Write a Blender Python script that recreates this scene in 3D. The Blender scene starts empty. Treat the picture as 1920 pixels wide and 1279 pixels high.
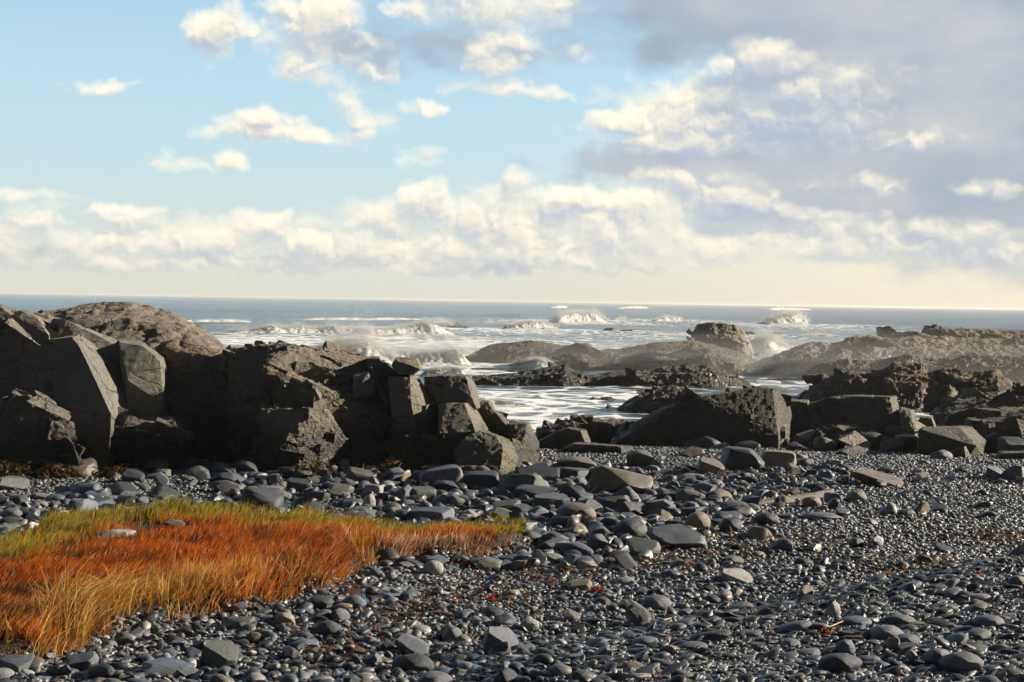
import bpy, bmesh, math, random
import numpy as np
from mathutils import Matrix, Vector
rng = np.random.default_rng(7)
random.seed(7)
sc = bpy.context.scene
C = sc.collection
R = math.radians

# ------------------------------------------------------------------ camera
F = 2637.0; CZ = 2.6; PITCH = math.atan((639.5-564.0)/F); ROLL = R(0.9)
SEA = -1.0
MROT = np.array(Matrix.Rotation(math.pi/2-PITCH, 3, 'X') @ Matrix.Rotation(ROLL, 3, 'Z'))
def ray(px, py):
    d = MROT @ np.array([(px-960)/F, (639.5-py)/F, -1.0]); return d
def at(px, py, Y):
    d = ray(px, py); t = Y/d[1]
    return np.array([d[0]*t, Y, CZ+d[2]*t])
def atz(px, py, z):
    d = ray(px, py); t = (z-CZ)/d[2]
    return np.array([d[0]*t, d[1]*t, z])
cam_d = bpy.data.cameras.new('camera'); cam = bpy.data.objects.new('camera', cam_d); C.objects.link(cam)
cam_d.sensor_width = 36; cam_d.lens = 36*F/1920; cam_d.clip_end = 20000; cam_d.clip_start = 0.1
M4 = Matrix(MROT.tolist()).to_4x4(); M4.translation = (0, 0, CZ); cam.matrix_world = M4
sc.camera = cam

# ------------------------------------------------------------------ numpy noise
def h3(x, y, z, seed=0):
    x = x.astype(np.int64); y = y.astype(np.int64); z = z.astype(np.int64)
    n = (x*374761393 + y*668265263 + z*2147483647 + seed*974634777) & 0xffffffff
    n = ((n ^ (n >> 13))*1274126177) & 0xffffffff
    n = ((n ^ (n >> 16))*2246822519) & 0xffffffff
    return ((n ^ (n >> 15)) & 0xffffff)/float(0x1000000)
def vn(P, seed=0):
    i = np.floor(P); f = P-i; u = f*f*f*(f*(f*6-15)+10)
    x, y, z = i[:, 0], i[:, 1], i[:, 2]; r = 0
    for a in (0, 1):
        wx = u[:, 0] if a else 1-u[:, 0]
        for b in (0, 1):
            wy = u[:, 1] if b else 1-u[:, 1]
            for c in (0, 1):
                wz = u[:, 2] if c else 1-u[:, 2]
                r = r + wx*wy*wz*h3(x+a, y+b, z+c, seed)
    return r*2-1
_RT = np.array([[.80, .48, .36], [-.60, .64, .48], [0., -.60, .80]])
def fbm(P, o=4, seed=0, gain=.5):
    a = 1.; s = 0; t = 0; Q = P
    for k in range(o):
        s = s+a*vn(Q, seed+k*17); t += a; a *= gain; Q = (Q@_RT)*2.03+11.7
    return s/t
def worley(P, seed=0, jit=.9):
    i = np.floor(P); n = len(P); f1 = np.full(n, 9.); f2 = np.full(n, 9.); cid = np.zeros(n); tl = np.zeros(n)
    for a in (-1, 0, 1):
        for b in (-1, 0, 1):
            for c in (-1, 0, 1):
                x, y, z = i[:, 0]+a, i[:, 1]+b, i[:, 2]+c
                q = np.stack([x+.5+jit*(h3(x, y, z, seed)-.5), y+.5+jit*(h3(x, y, z, seed+1)-.5), z+.5+jit*(h3(x, y, z, seed+2)-.5)], 1)
                d = np.sqrt(((P-q)**2).sum(1)); m = d < f1
                f2 = np.where(m, f1, np.minimum(f2, d)); cid = np.where(m, h3(x, y, z, seed+3), cid); f1 = np.where(m, d, f1)
                tn = ((P-q)*(np.stack([h3(x, y, z, seed+4), h3(x, y, z, seed+5), h3(x, y, z, seed+6)], 1)*2-1)).sum(1); tl = np.where(m, tn, tl)
    return f1, f2, cid, tl
def ss(a, b, x):
    t = np.clip((x-a)/(b-a), 0, 1); return t*t*(3-2*t)

# ------------------------------------------------------------------ object helpers
def mesh_np(name, V, Fc, mat, smooth=True):
    V = np.asarray(V, np.float32); Fc = np.asarray(Fc, np.int32); k = Fc.shape[1]
    m = bpy.data.meshes.new(name)
    m.vertices.add(len(V)); m.vertices.foreach_set('co', V.ravel())
    m.loops.add(Fc.size); m.loops.foreach_set('vertex_index', Fc.ravel())
    m.polygons.add(len(Fc)); m.polygons.foreach_set('loop_start', np.arange(0, Fc.size, k, dtype=np.int32))
    m.polygons.foreach_set('use_smooth', np.full(len(Fc), smooth))
    m.update(calc_edges=True)
    if mat: m.materials.append(mat)
    return m
def vcol(m, cols, name='tint'):
    a = m.attributes.new(name, 'FLOAT_COLOR', 'POINT'); c = np.ones((len(cols), 4), np.float32); c[:, :3] = cols
    a.data.foreach_set('color', c.ravel())
def vflt(m, v, name):
    a = m.attributes.new(name, 'FLOAT', 'POINT'); a.data.foreach_set('value', np.asarray(v, np.float32))
def link(name, mesh, parent=None, loc=None):
    o = bpy.data.objects.new(name, mesh); C.objects.link(o)
    if parent: o.parent = parent
    if loc is not None: o.location = loc
    return o
def tag(o, label=None, cat=None, group=None, kind=None):
    if label: o['label'] = label
    if cat: o['category'] = cat
    if group: o['group'] = group
    if kind: o['kind'] = kind
    return o
def empty(name, loc):
    o = bpy.data.objects.new(name, None); C.objects.link(o); o.location = loc; o.empty_display_size = .2; return o

# ------------------------------------------------------------------ materials
class NT:
    def __init__(s, tree): s.t = tree; s.t.nodes.clear()
    def n(s, typ, **kw):
        o = s.t.nodes.new(typ)
        for k, v in kw.items():
            if k == 'inp':
                for a, b in v.items():
                    if isinstance(b, bpy.types.NodeSocket): s.t.links.new(b, o.inputs[a])
                    else: o.inputs[a].default_value = b
            else: setattr(o, k, v)
        return o
    def math(s, op, a, b=0., c=None, clamp=False):
        d = {0: a, 1: b}
        if c is not None: d[2] = c
        return s.n('ShaderNodeMath', operation=op, use_clamp=clamp, inp=d).outputs[0]
    def vm(s, op, a, b=None, out=0):
        d = {0: a}
        if b is not None: d[1] = b
        return s.n('ShaderNodeVectorMath', operation=op, inp=d).outputs[out]
    def noise(s, vec, scale, detail=4, rough=.55, dist=0.):
        return s.n('ShaderNodeTexNoise', inp={'Vector': vec, 'Scale': scale, 'Detail': detail, 'Roughness': rough, 'Distortion': dist}).outputs['Fac']
    def ramp(s, fac, *stops, interp='LINEAR'):
        r = s.n('ShaderNodeValToRGB', inp={0: fac}); cr = r.color_ramp; cr.interpolation = interp
        while len(cr.elements) < len(stops): cr.elements.new(.5)
        for e, (p, c) in zip(cr.elements, stops):
            e.position = p; e.color = (c, c, c, 1) if not isinstance(c, tuple) else (*c, 1)
        return r.outputs[0]
    def mix(s, fac, a, b, blend='MIX'):
        m = s.n('ShaderNodeMix', data_type='RGBA', blend_type=blend, inp={0: fac})
        for k, v in ((6, a), (7, b)):
            if isinstance(v, bpy.types.NodeSocket): s.t.links.new(v, m.inputs[k])
            else: m.inputs[k].default_value = (*v, 1)
        return m.outputs[2]
    def mapr(s, v, a, b, c=0., d=1., smooth=True):
        return s.n('ShaderNodeMapRange', interpolation_type='SMOOTHSTEP' if smooth else 'LINEAR', inp={0: v, 1: a, 2: b, 3: c, 4: d}).outputs[0]
def newmat(name):
    m = bpy.data.materials.new(name); m.use_nodes = True; return m, NT(m.node_tree)
def finish(t, col, rough, normal=None, spec=.5, shader=None, **extra):
    p = t.n('ShaderNodeBsdfPrincipled')
    for k, v in (('Base Color', col), ('Roughness', rough), ('Specular IOR Level', spec), *extra.items()):
        if v is None: continue
        if isinstance(v, bpy.types.NodeSocket): t.t.links.new(v, p.inputs[k])
        elif isinstance(v, tuple) and len(v) == 3: p.inputs[k].default_value = (*v, 1)
        else: p.inputs[k].default_value = v
    if normal is not None: t.t.links.new(normal, p.inputs['Normal'])
    o = t.n('ShaderNodeOutputMaterial'); t.t.links.new(p.outputs[0], o.inputs[0]); return p

def rock_material(name, dry, warm, dark, zlo, zhi, weed=0., scale=1., bumpd=.03):
    m, t = newmat(name)
    tc = t.n('ShaderNodeTexCoord').outputs['Object']; pos = t.n('ShaderNodeNewGeometry').outputs['Position']
    oi = t.n('ShaderNodeObjectInfo')
    big = t.noise(tc, .8*scale, 5, .6); mid = t.noise(tc, 5*scale, 6, .65); fine = t.noise(tc, 38*scale, 5, .7)
    # bedding: stretched noise
    st = t.noise(t.vm('MULTIPLY', tc, (1.2*scale, 2.0*scale, 9*scale)), 1.6, 5, .6, .4)
    base = t.mix(t.mapr(big, .35, .65), dry, warm)
    base = t.mix(t.mapr(mid, .5, .75, 0, .55), base, tuple(x*.45 for x in dry))
    base = t.mix(t.mapr(st, .55, .7, 0, .4), base, tuple(x*.5 for x in warm))
    base = t.mix(t.mapr(fine, .56, .74, 0, .4), base, tuple(min(1, x*1.7) for x in dry))
    lich = t.noise(tc, 2.6*scale, 8, .7, .5)
    base = t.mix(t.mapr(lich, .62, .72, 0, .5), base, (dry[0]*1.35, dry[1]*1.3, dry[2]*1.1))
    z = t.n('ShaderNodeSeparateXYZ', inp={0: pos}).outputs[2]
    zz = t.math('ADD', z, t.math('MULTIPLY_ADD', t.noise(pos, 1.1*scale, 4), (zhi-zlo)*1.2, -(zhi-zlo)*.6))
    wet = t.mapr(zz, zhi, zlo)
    base = t.mix(wet, base, t.mix(t.mapr(mid, .4, .7), dark, tuple(x*2.2 for x in dark)))
    if weed:
        wn = t.noise(pos, 2.2*scale, 6, .65)
        wf = t.math('MULTIPLY', t.mapr(wn, .45, .6, 0, weed), wet)
        base = t.mix(wf, base, t.mix(fine, (.035, .02, .006), (.09, .05, .012)))
    base = t.mix(1., base, oi.outputs['Color'], 'MULTIPLY')
    crack = t.n('ShaderNodeTexVoronoi', feature='DISTANCE_TO_EDGE', inp={'Vector': t.vm('ADD', t.vm('MULTIPLY', tc, (1, 1, 2.3)), t.vm('SCALE', t.n('ShaderNodeTexNoise', inp={'Vector': tc, 'Scale': 2.2*scale, 'Detail': 3}).outputs['Color'], None)), 'Scale': 1.5*scale}).outputs['Distance']
    ck = t.math('MULTIPLY', t.mapr(crack, 0, .035, -.6, 0), t.mapr(big, .42, .58))
    jt = t.n('ShaderNodeTexVoronoi', feature='DISTANCE_TO_EDGE', inp={'Vector': t.vm('ADD', t.vm('MULTIPLY', tc, (1.3, 1.3, .6)), t.vm('MULTIPLY', t.n('ShaderNodeTexNoise', inp={'Vector': tc, 'Scale': 1.6*scale, 'Detail': 5}).outputs['Color'], (.9, .9, .9))), 'Scale': .8*scale, 'Randomness': .9}).outputs['Distance']
    jt = t.math('ADD', jt, t.math('MULTIPLY_ADD', mid, .05, -.025)); jk = t.mapr(jt, .0, .018, 1, 0)
    jk = t.math('MULTIPLY', jk, t.mapr(big, .56, .44)); base = t.mix(t.math('MULTIPLY', jk, .55), base, (.012, .011, .01)); ck = t.math('SUBTRACT', ck, t.math('MULTIPLY', jk, 1.))
    hgt = t.math('ADD', t.math('ADD', t.math('MULTIPLY', mid, 1.4), t.math('MULTIPLY', fine, .45)), t.math('ADD', t.math('MULTIPLY', st, 1.1), ck))
    grit = t.noise(tc, 15*scale, 6, .7)
    hgt = t.math('ADD', hgt, t.math('MULTIPLY', grit, .9))
    base = t.mix(t.mapr(grit, .38, .56, .3, 0), base, t.mix(1., base, (.5, .48, .46), 'MULTIPLY'))
    base = t.mix(t.math('MULTIPLY', t.mapr(crack, .0, .014, .7, 0), t.mapr(big, .45, .6)), base, (.012, .011, .01))
    b = t.n('ShaderNodeBump', inp={'Height': hgt, 'Strength': 1., 'Distance': bumpd*1.5/scale})
    rough = t.math('SUBTRACT', t.mapr(fine, .3, .7, .72, .95), t.math('MULTIPLY', wet, t.mapr(mid, .4, .6, .2, .5)))
    finish(t, base, rough, b.outputs[0], .45)
    for n in m.node_tree.nodes:
        if n.type == 'VECT_MATH' and n.operation == 'SCALE': n.inputs['Scale'].default_value = .35
    return m
M_rock = rock_material('outcrop_rock', (.165, .160, .150), (.205, .182, .150), (.013, .0125, .0115), .28, .95, .3)  # dark foot: tide stain, its zone raised to paint in shadow as well
M_block = rock_material('block_rock', (.175, .168, .150), (.225, .198, .150), (.017, .0165, .0145), -.3, .3, .2)
M_ledge = rock_material('wet_ledge_rock', (.095, .086, .072), (.12, .10, .072), (.018, .016, .012), -.3, .5, .5, 1., .018)
M_isle = rock_material('island_rock', (.21, .185, .15), (.2, .155, .10), (.03, .024, .016), -.5, .45, .8, .35, .06)

def stone_material(name, src):
    m, t = newmat(name)
    tc = t.n('ShaderNodeTexCoord').outputs['Object']
    if src == 'attr': base = t.n('ShaderNodeAttribute', attribute_name='tint').outputs['Color']
    else: base = t.n('ShaderNodeObjectInfo').outputs['Color']
    if src == 'attr':
        n1 = t.noise(tc, 25, 3); n2 = t.noise(tc, 130, 3, .6)
    else:
        n1 = t.noise(tc, 2.2, 5, .6); n2 = t.noise(tc, 14, 5, .7)
    c = t.mix(t.mapr(n1, .35, .7, .0, .45), base, (.05, .052, .058))
    c = t.mix(t.mapr(n2, .55, .75, 0, .35), c, (.24, .235, .225))
    h = t.math('ADD', t.math('MULTIPLY', n1, .6), t.math('MULTIPLY', n2, .5))
    b = t.n('ShaderNodeBump', inp={'Height': h, 'Strength': .5, 'Distance': .05 if src != 'attr' else .008})
    finish(t, c, t.mapr(n2, .3, .7, .36, .62), b.outputs[0], .5)
    return m
M_stone = stone_material('beach_stone', 'obj'); M_pebble = stone_material('pebble_stone', 'attr')

def m_ground():
    m, t = newmat('gravel_ground')
    pos = t.n('ShaderNodeNewGeometry').outputs['Position']
    soil = t.n('ShaderNodeAttribute', attribute_name='soil').outputs['Fac']; sand = t.n('ShaderNodeAttribute', attribute_name='sand').outputs['Fac']
    v = t.n('ShaderNodeTexVoronoi', inp={'Vector': pos, 'Scale': 38.}); n = t.noise(pos, 3, 5)
    c = t.mix(t.n('ShaderNodeSeparateColor', inp={0: v.outputs['Color']}).outputs[0], (.03, .032, .036), (.11, .108, .105))
    c = t.mix(sand, c, (.19, .15, .115)); c = t.mix(soil, c, t.mix(n, (.010, .007, .004), (.032, .018, .008)))
    b = t.n('ShaderNodeBump', inp={'Height': t.math('SUBTRACT', t.noise(pos, 60, 3), v.outputs['Distance']), 'Strength': .8, 'Distance': .02})
    finish(t, c, .75, b.outputs[0], .35); return m
M_ground = m_ground()

def m_sea():
    m, t = newmat('sea_water')
    pos = t.n('ShaderNodeNewGeometry').outputs['Position']
    foam = t.n('ShaderNodeAttribute', attribute_name='foam').outputs['Fac']
    w = t.n('ShaderNodeTexNoise', inp={'Vector': pos, 'Scale': .12, 'Detail': 4})
    p2 = t.vm('ADD', pos, t.vm('SCALE', w.outputs['Color'])); 
    for n in m.node_tree.nodes:
        if n.type == 'VECT_MATH' and n.operation == 'SCALE': n.inputs['Scale'].default_value = 5.
    st = t.noise(t.vm('MULTIPLY', p2, (.35, .8, 1)), 1.0, 8, .68, .8)
    cells = t.n('ShaderNodeTexVoronoi', feature='DISTANCE_TO_EDGE', inp={'Vector': p2, 'Scale': .55, 'Randomness': 1.}).outputs['Distance']
    lace = t.mapr(cells, .0, .16, .22, 0)
    f = t.mapr(t.math('ADD', t.math('ADD', foam, t.math('MULTIPLY_ADD', st, 1.1, -.55)), lace), .42, .66)
    dark = t.mix(t.noise(pos, .03, 3), (.022, .044, .058), (.036, .062, .074))
    c = t.mix(f, dark, (.78, .80, .82))
    rp = t.noise(t.vm('MULTIPLY', pos, (.6, 1.2, 1)), 1.6, 6, .6)
    b = t.n('ShaderNodeBump', inp={'Height': t.math('ADD', rp, t.math('MULTIPLY', f, .25)), 'Strength': .7, 'Distance': .25})
    finish(t, c, t.mapr(f, 0, 1, .2, .8, False), b.outputs[0], .5, IOR=1.33); return m
M_sea = m_sea()
def m_foam():
    m, t = newmat('white_foam')
    tc = t.n('ShaderNodeTexCoord').outputs['Object']
    n = t.noise(tc, 3.5, 6, .7)
    d = t.n('ShaderNodeBsdfDiffuse', inp={'Color': (.86, .87, .88, 1)}); tr = t.n('ShaderNodeBsdfTranslucent', inp={'Color': (.86, .87, .88, 1)})
    bp = t.n('ShaderNodeBump', inp={'Height': n, 'Strength': .8, 'Distance': .25}); t.t.links.new(bp.outputs[0], d.inputs['Normal'])
    mx = t.n('ShaderNodeMixShader', inp={0: .5, 1: d.outputs[0], 2: tr.outputs[0]})
    o = t.n('ShaderNodeOutputMaterial', inp={0: mx.outputs[0]}); return m
M_foam = m_foam()
def m_grass():
    m, t = newmat('marsh_grass_blades')
    c = t.n('ShaderNodeAttribute', attribute_name='tint').outputs['Color']
    d = t.n('ShaderNodeBsdfPrincipled', inp={'Base Color': c, 'Roughness': .55, 'Specular IOR Level': .3})
    tr = t.n('ShaderNodeBsdfTranslucent', inp={'Color': c})
    mx = t.n('ShaderNodeMixShader', inp={0: .45, 1: d.outputs[0], 2: tr.outputs[0]}); t.n('ShaderNodeOutputMaterial', inp={0: mx.outputs[0]}); return m
M_grass = m_grass()
def m_plain(name, c1, c2, sc_=8., rough=.6):
    m, t = newmat(name); tc = t.n('ShaderNodeTexCoord').outputs['Object']
    n = t.noise(tc, sc_, 5, .65); b = t.n('ShaderNodeBump', inp={'Height': n, 'Strength': .5, 'Distance': .01})
    finish(t, t.mix(t.mapr(n, .3, .7), c1, c2), rough, b.outputs[0]); return m
M_wood = m_plain('grey_driftwood', (.06, .052, .046), (.13, .115, .10), 14, .8)
M_stick = m_plain('pale_dry_stick', (.42, .22, .10), (.5, .33, .2), 20, .7)
M_pool = (lambda mt: (finish(mt[1], (.01, .014, .017), .04, None, .5, IOR=1.33), mt[0])[1])(newmat('pool_water'))

# ------------------------------------------------------------------ ground shape
GRASS_PX = [(-90, 1012), (30, 985), (60, 958), (150, 948), (300, 938), (470, 938), (600, 952), (700, 964), (800, 974), (880, 980), (1000, 992), (996, 1012), (935, 1032), (880, 1040), (800, 1046), (720, 1052), (640, 1080), (600, 1102), (540, 1118), (430, 1138), (330, 1158), (240, 1172), (190, 1190), (110, 1222), (40, 1248), (-90, 1262)]
GP = np.array([atz(x, y+(10 if k < 8 else 0), (.24 if k < 7 else .24-.05*(k-6)) if k < 11 else .04)[:2] for k, (x, y) in enumerate(GRASS_PX)])
def poly_sd(x, y, P):
    d = np.full(x.shape, 1e9); ins = np.zeros(x.shape, bool); n = len(P)
    for k in range(n):
        ax, ay = P[k]; bx, by = P[(k+1) % n]; ex, ey = bx-ax, by-ay
        t = np.clip(((x-ax)*ex+(y-ay)*ey)/(ex*ex+ey*ey), 0, 1)
        d = np.minimum(d, np.hypot(x-ax-t*ex, y-ay-t*ey))
        c = (ay > y) != (by > y)
        ins ^= c & (x < ex*(y-ay)/(ey if ey else 1e-9)+ax)
    return np.where(ins, d, -d)
BERM_A = atz(1180, 1175, 0.)[:2]; BERM_B = atz(1950, 1030, 0.)[:2]
def ground(x, y):
    x = np.asarray(x, float); y = np.asarray(y, float); sh = x.shape; x = x.ravel(); y = y.ravel()
    z = -.055*np.clip(y-23.5, 0, 36)
    z = z-.02*np.clip(y-30, 0, 30)
    P = np.stack([x*.35, y*.35, x*0], 1); z = z+.05*fbm(P, 3, 5)
    z = z+.025*fbm(P*4, 2, 9)
    # shingle ridge in the near right corner
    e = BERM_B-BERM_A; L = np.hypot(*e); nx, ny = e[1]/L, -e[0]/L   # points right / toward viewer
    s = (x-BERM_A[0])*nx+(y-BERM_A[1])*ny
    z = z+.34*ss(-.1, 1.5, s)*ss(2., -1, y-14.5)*ss(-1.2, .6, x)
    g = poly_sd(x, y, GP); z = z+.15*ss(-.04, .2, g+.09*fbm(P*9, 2, 15))
    return z.reshape(sh)
def g1(x, y): return float(ground(np.array([x]), np.array([y]))[0])
def gnd(px, py):
    d = ray(px, py); t = (0-CZ)/d[2]
    for _ in range(12):
        z = g1(d[0]*t, d[1]*t); t = (z-CZ)/d[2]
    return np.array([d[0]*t, d[1]*t, z])
def axis(lo, f0, f1, hi, step, n):
    return np.unique(np.concatenate([-np.geomspace(1, f0-lo+1, n)[::-1]+1+f0, np.arange(f0, f1, step), np.geomspace(1, hi-f1+1, n)-1+f1]))
gx = axis(-160, -11, 12, 160, .09, 22); gy = axis(-60, 7, 30, 170, .09, 22)
GX, GY = np.meshgrid(gx, gy); GZ = ground(GX, GY); nx_, ny_ = len(gx), len(gy)
ii = (np.arange(ny_-1)[:, None]*nx_+np.arange(nx_-1)[None]).ravel()
me = mesh_np('pebble_beach', np.stack([GX.ravel(), GY.ravel(), GZ.ravel()], 1), np.stack([ii, ii+1, ii+nx_+1, ii+nx_], 1), M_ground)
vflt(me, ss(-.12, .1, poly_sd(GX.ravel(), GY.ravel(), GP)), 'soil')
sp = gnd(1800, 886); vflt(me, ss(1.6, .4, np.hypot((GX.ravel()-sp[0])/1., (GY.ravel()-sp[1])/1.2)), 'sand')
tag(link('beach', me), kind='structure')

# ------------------------------------------------------------------ rock builder
def hull_bm(pts):
    bm = bmesh.new(); vs = [bm.verts.new(p) for p in pts]; r = bmesh.ops.convex_hull(bm, input=vs)
    dele = [g for g in set(r['geom_interior']+r['geom_unused']) if isinstance(g, bmesh.types.BMVert) and g.is_valid]
    if dele: bmesh.ops.delete(bm, geom=dele, context='VERTS')
    bmesh.ops.remove_doubles(bm, verts=bm.verts, dist=1e-4); bmesh.ops.recalc_face_normals(bm, faces=bm.faces); return bm
def bm_mesh(bm):
    m = bpy.data.meshes.new('tmp'); bm.to_mesh(m); bm.free(); return m
def union(meshes):
    """solid union of closed meshes, so that a rock is one body with crisp joints"""
    tmp = bpy.data.collections.new('tmp'); objs = []
    for m in meshes[1:]:
        o = bpy.data.objects.new('tmp', m); tmp.objects.link(o); objs.append(o)
    base = bpy.data.objects.new('tmp', meshes[0]); C.objects.link(base)
    if objs:
        C.children.link(tmp); md = base.modifiers.new('b', 'BOOLEAN'); md.operation = 'UNION'; md.solver = 'MANIFOLD'; md.operand_type = 'COLLECTION'; md.collection = tmp
    r = bpy.data.meshes.new_from_object(base.evaluated_get(bpy.context.evaluated_depsgraph_get()))
    for o in [base]+objs: bpy.data.objects.remove(o)
    bpy.data.collections.remove(tmp)
    for m in meshes: bpy.data.meshes.remove(m)
    return r
def rock_mesh(name, hulls, vox, amp, chunk, seed, mat, fine=1., crack=.5, aniso=(1, 1, 1.8), blk=None, dip=.3, bury=.25, soft=False, flat=1.):
    rr_ = random.Random(seed); bms = [hull_bm(p) for p in hulls]; fs = []
    for bm in bms: fs += [(f.calc_area(), [v.co.copy() for v in f.verts], f.normal.copy()) for f in bm.faces if f.normal.z > -.4]
    pieces = [bm_mesh(b) for b in bms]
    if blk:
        nb, s0, s1 = blk; wts = [f[0] for f in fs]
        for _ in range(nb):
            a_, q_, n_ = rr_.choices(fs, wts)[0]; u_, v_ = rr_.random(), rr_.random()
            if u_+v_ > 1: u_, v_ = 1-u_, 1-v_
            c_ = q_[0]+(q_[1]-q_[0])*u_+(q_[2]-q_[0])*v_
            k_ = s0+(s1-s0)*rr_.random()**1.8; e_ = Vector((k_*rr_.uniform(.7, 1.5), k_*rr_.uniform(.5, 1.1), k_*rr_.uniform(.3, .85)*flat))/2
            Rb = Matrix.Rotation(.25+rr_.gauss(0, .25), 3, 'Z') @ Matrix.Rotation(dip+rr_.gauss(0, .18), 3, 'Y') @ Matrix.Rotation(rr_.gauss(0, .18), 3, 'X')
            c_ = c_-n_*k_*(bury+rr_.uniform(-.13, .13))
            pieces.append(bm_mesh(hull_bm([c_+Rb@Vector((e_.x*i*rr_.uniform(.65, 1.1), e_.y*j*rr_.uniform(.7, 1.1), e_.z*l*rr_.uniform(.75, 1.1))) for i in (-1, 1) for j in (-1, 1) for l in (-1, 1)])))
    m = union(pieces)
    if soft:
        to = bpy.data.objects.new('tmp', m); C.objects.link(to); md = to.modifiers.new('r', 'REMESH'); md.mode = 'VOXEL'; md.voxel_size = vox
        m2 = bpy.data.meshes.new_from_object(to.evaluated_get(bpy.context.evaluated_depsgraph_get())); bpy.data.objects.remove(to); bpy.data.meshes.remove(m); m = m2
    else:
        bm = bmesh.new(); bm.from_mesh(m); bmesh.ops.dissolve_degenerate(bm, dist=vox*.08, edges=bm.edges); bmesh.ops.triangulate(bm, faces=bm.faces)
        for e in bm.edges: e.smooth = not (e.is_manifold and e.calc_face_angle(0) > .5)
        for _ in range(9):
            long_ = [e for e in bm.edges if e.calc_length() > vox*1.5]
            if not long_ or len(bm.verts) > 150000: break
            bmesh.ops.subdivide_edges(bm, edges=long_, cuts=1, use_grid_fill=False); bmesh.ops.triangulate(bm, faces=[f for f in bm.faces if len(f.verts) > 3], quad_method='SHORT_EDGE')
        bm.to_mesh(m); bm.free()
    n = len(m.vertices); V = np.zeros(n*3, np.float32); m.vertices.foreach_get('co', V); V = V.reshape(-1, 3).astype(float)
    N = np.zeros(n*3, np.float32); m.vertices.foreach_get('normal', N); N = N.reshape(-1, 3)
    # chunky fracture: two scales of cells, bedding planes tilted
    a = .35; ca, sa = math.cos(a), math.sin(a)
    Q = np.stack([V[:, 0]*ca+V[:, 2]*sa, V[:, 1], (-V[:, 0]*sa+V[:, 2]*ca)], 1)*np.array(aniso)/chunk
    Q = Q+.35*np.stack([fbm(Q*1.3, 2, seed+k) for k in (1, 2, 3)], 1)
    f1, f2, cid, tl = worley(Q, seed); g1_, g2_, cid2, tl2 = worley(Q*2.6+3, seed+9)
    kk = 1. if soft else .25
    d = (cid-.5)*.9*amp*kk + tl*1.1*amp*kk + (cid2-.5)*.3*amp*kk + tl2*.5*amp - crack*amp*ss(.07, 0, f2-f1) - .3*crack*amp*ss(.07, 0, g2_-g1_)
    d = d+.5*amp*fbm(V/chunk*1.2, 4, seed+5)+.25*fine*amp*fbm(V/chunk*6, 3, seed+6)
    V = V+N*d[:, None]
    m.vertices.foreach_set('co', V.astype(np.float32).ravel())
    m.name = name; m.materials.clear(); m.materials.append(mat)
    m.polygons.foreach_set('use_smooth', np.ones(len(m.polygons), bool)); m.update()
    return m
def PX(*groups):
    """groups of (Y, x,y, x,y ...) -> world points"""
    out = []
    for g in groups:
        Y = g[0]; c = g[1:]
        for k in range(0, len(c), 2): out.append(at(c[k], c[k+1], Y))
    return out
_seed = [100]
def part(name, hulls, parent, mat=M_rock, vox=.035, amp=.05, chunk=.45, color=(1, 1, 1), label=None, **kw):
    _seed[0] += 13
    m = rock_mesh(name, hulls, vox, amp, chunk, _seed[0], mat, **kw)
    o = link(name, m, parent); o.color = (*color, 1)
    if parent is not None:
        o.matrix_parent_inverse = Matrix.Identity(4); 
        m.transform(Matrix.Translation(-parent.location))
    else:
        V = np.zeros(len(m.vertices)*3, np.float32); m.vertices.foreach_get('co', V); V = V.reshape(-1, 3)
        b = Vector((float(V[:, 0].mean()), float(V[:, 1].mean()), float(V[:, 2].min())))
        m.transform(Matrix.Translation(-b)); o.location = b
    if label: o['label'] = label
    return o

# ================================================================== LEFT OUTCROP
LO = tag(empty('rock_outcrop', at(200, 895, 21.5)), 'tall smooth domed grey-brown outcrop with leaning slabs behind the orange grass', 'rock outcrop')
part('dome', [PX((22.9, 170, 650, 260, 655, 330, 690, 400, 684, 422, 670), (23.6, 120, 602, 250, 598, 340, 616, 418, 650),
     (25.2, 62, 583, 120, 577, 193, 566, 234, 565, 262, 571, 323, 586, 365, 608, 399, 632, 419, 645, 427, 656),
     (27, 80, 590, 240, 571, 400, 640), (23, 170, 905, 425, 905), (27, 80, 905, 430, 905))], LO, soft=True, vox=.045, amp=.04, chunk=.75, crack=1.3, color=(1.06, .96, .87), label='rounded brown cap of the outcrop crossed by dark cracks')
part('buttress', [PX((20.9, -70, 915, 30, 915, 48, 860), (21.2, -70, 640, 42, 730), (21.5, -70, 578, 4, 577, 20, 590), (23.8, -70, 571, 4, 571, 22, 584, 50, 905))], LO, amp=.02, crack=.8, blk=(12, .4, 1.1), bury=.42, color=(.9, .9, .9))
part('slab', [PX((21.6, 25, 590, 70, 596), (21.4, 92, 630), (20.5, 58, 912, 120, 912), (21.0, 96, 780), (23.6, 40, 585, 100, 600)),
     PX((21.4, 92, 636, 135, 632), (21.25, 150, 652), (20.9, 180, 715), (20.6, 209, 778), (20.4, 90, 912, 200, 912), (22.5, 165, 622, 192, 633), (22.3, 206, 668), (21.9, 222, 700), (21.5, 228, 770), (21.3, 238, 912), (23.8, 100, 640, 190, 630))],
     LO, amp=.018, chunk=.6, crack=.5, fine=.8, blk=(16, .3, 1.0), bury=.42, dip=.5, label='leaning slab with one bright sunlit side')
part('flake', [PX((21.9, 206, 682, 215, 682), (21.5, 222, 735), (21.25, 222, 780), (22.2, 226, 690), (22., 240, 713), (21.6, 256, 772), (21.2, 225, 900, 250, 905), (22.8, 215, 685, 240, 712, 262, 775))], LO, amp=.03, chunk=.4, color=(1.1, 1.06, .98))
part('shoulder', [PX((22., 68, 594, 88, 604, 110, 616), (22.2, 150, 634), (22.4, 192, 640), (24, 80, 586, 130, 604, 186, 628), (23, 70, 680, 190, 680))], LO, vox=.028, amp=.025, chunk=.3, crack=.7, blk=(30, .15, .5))
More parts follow.
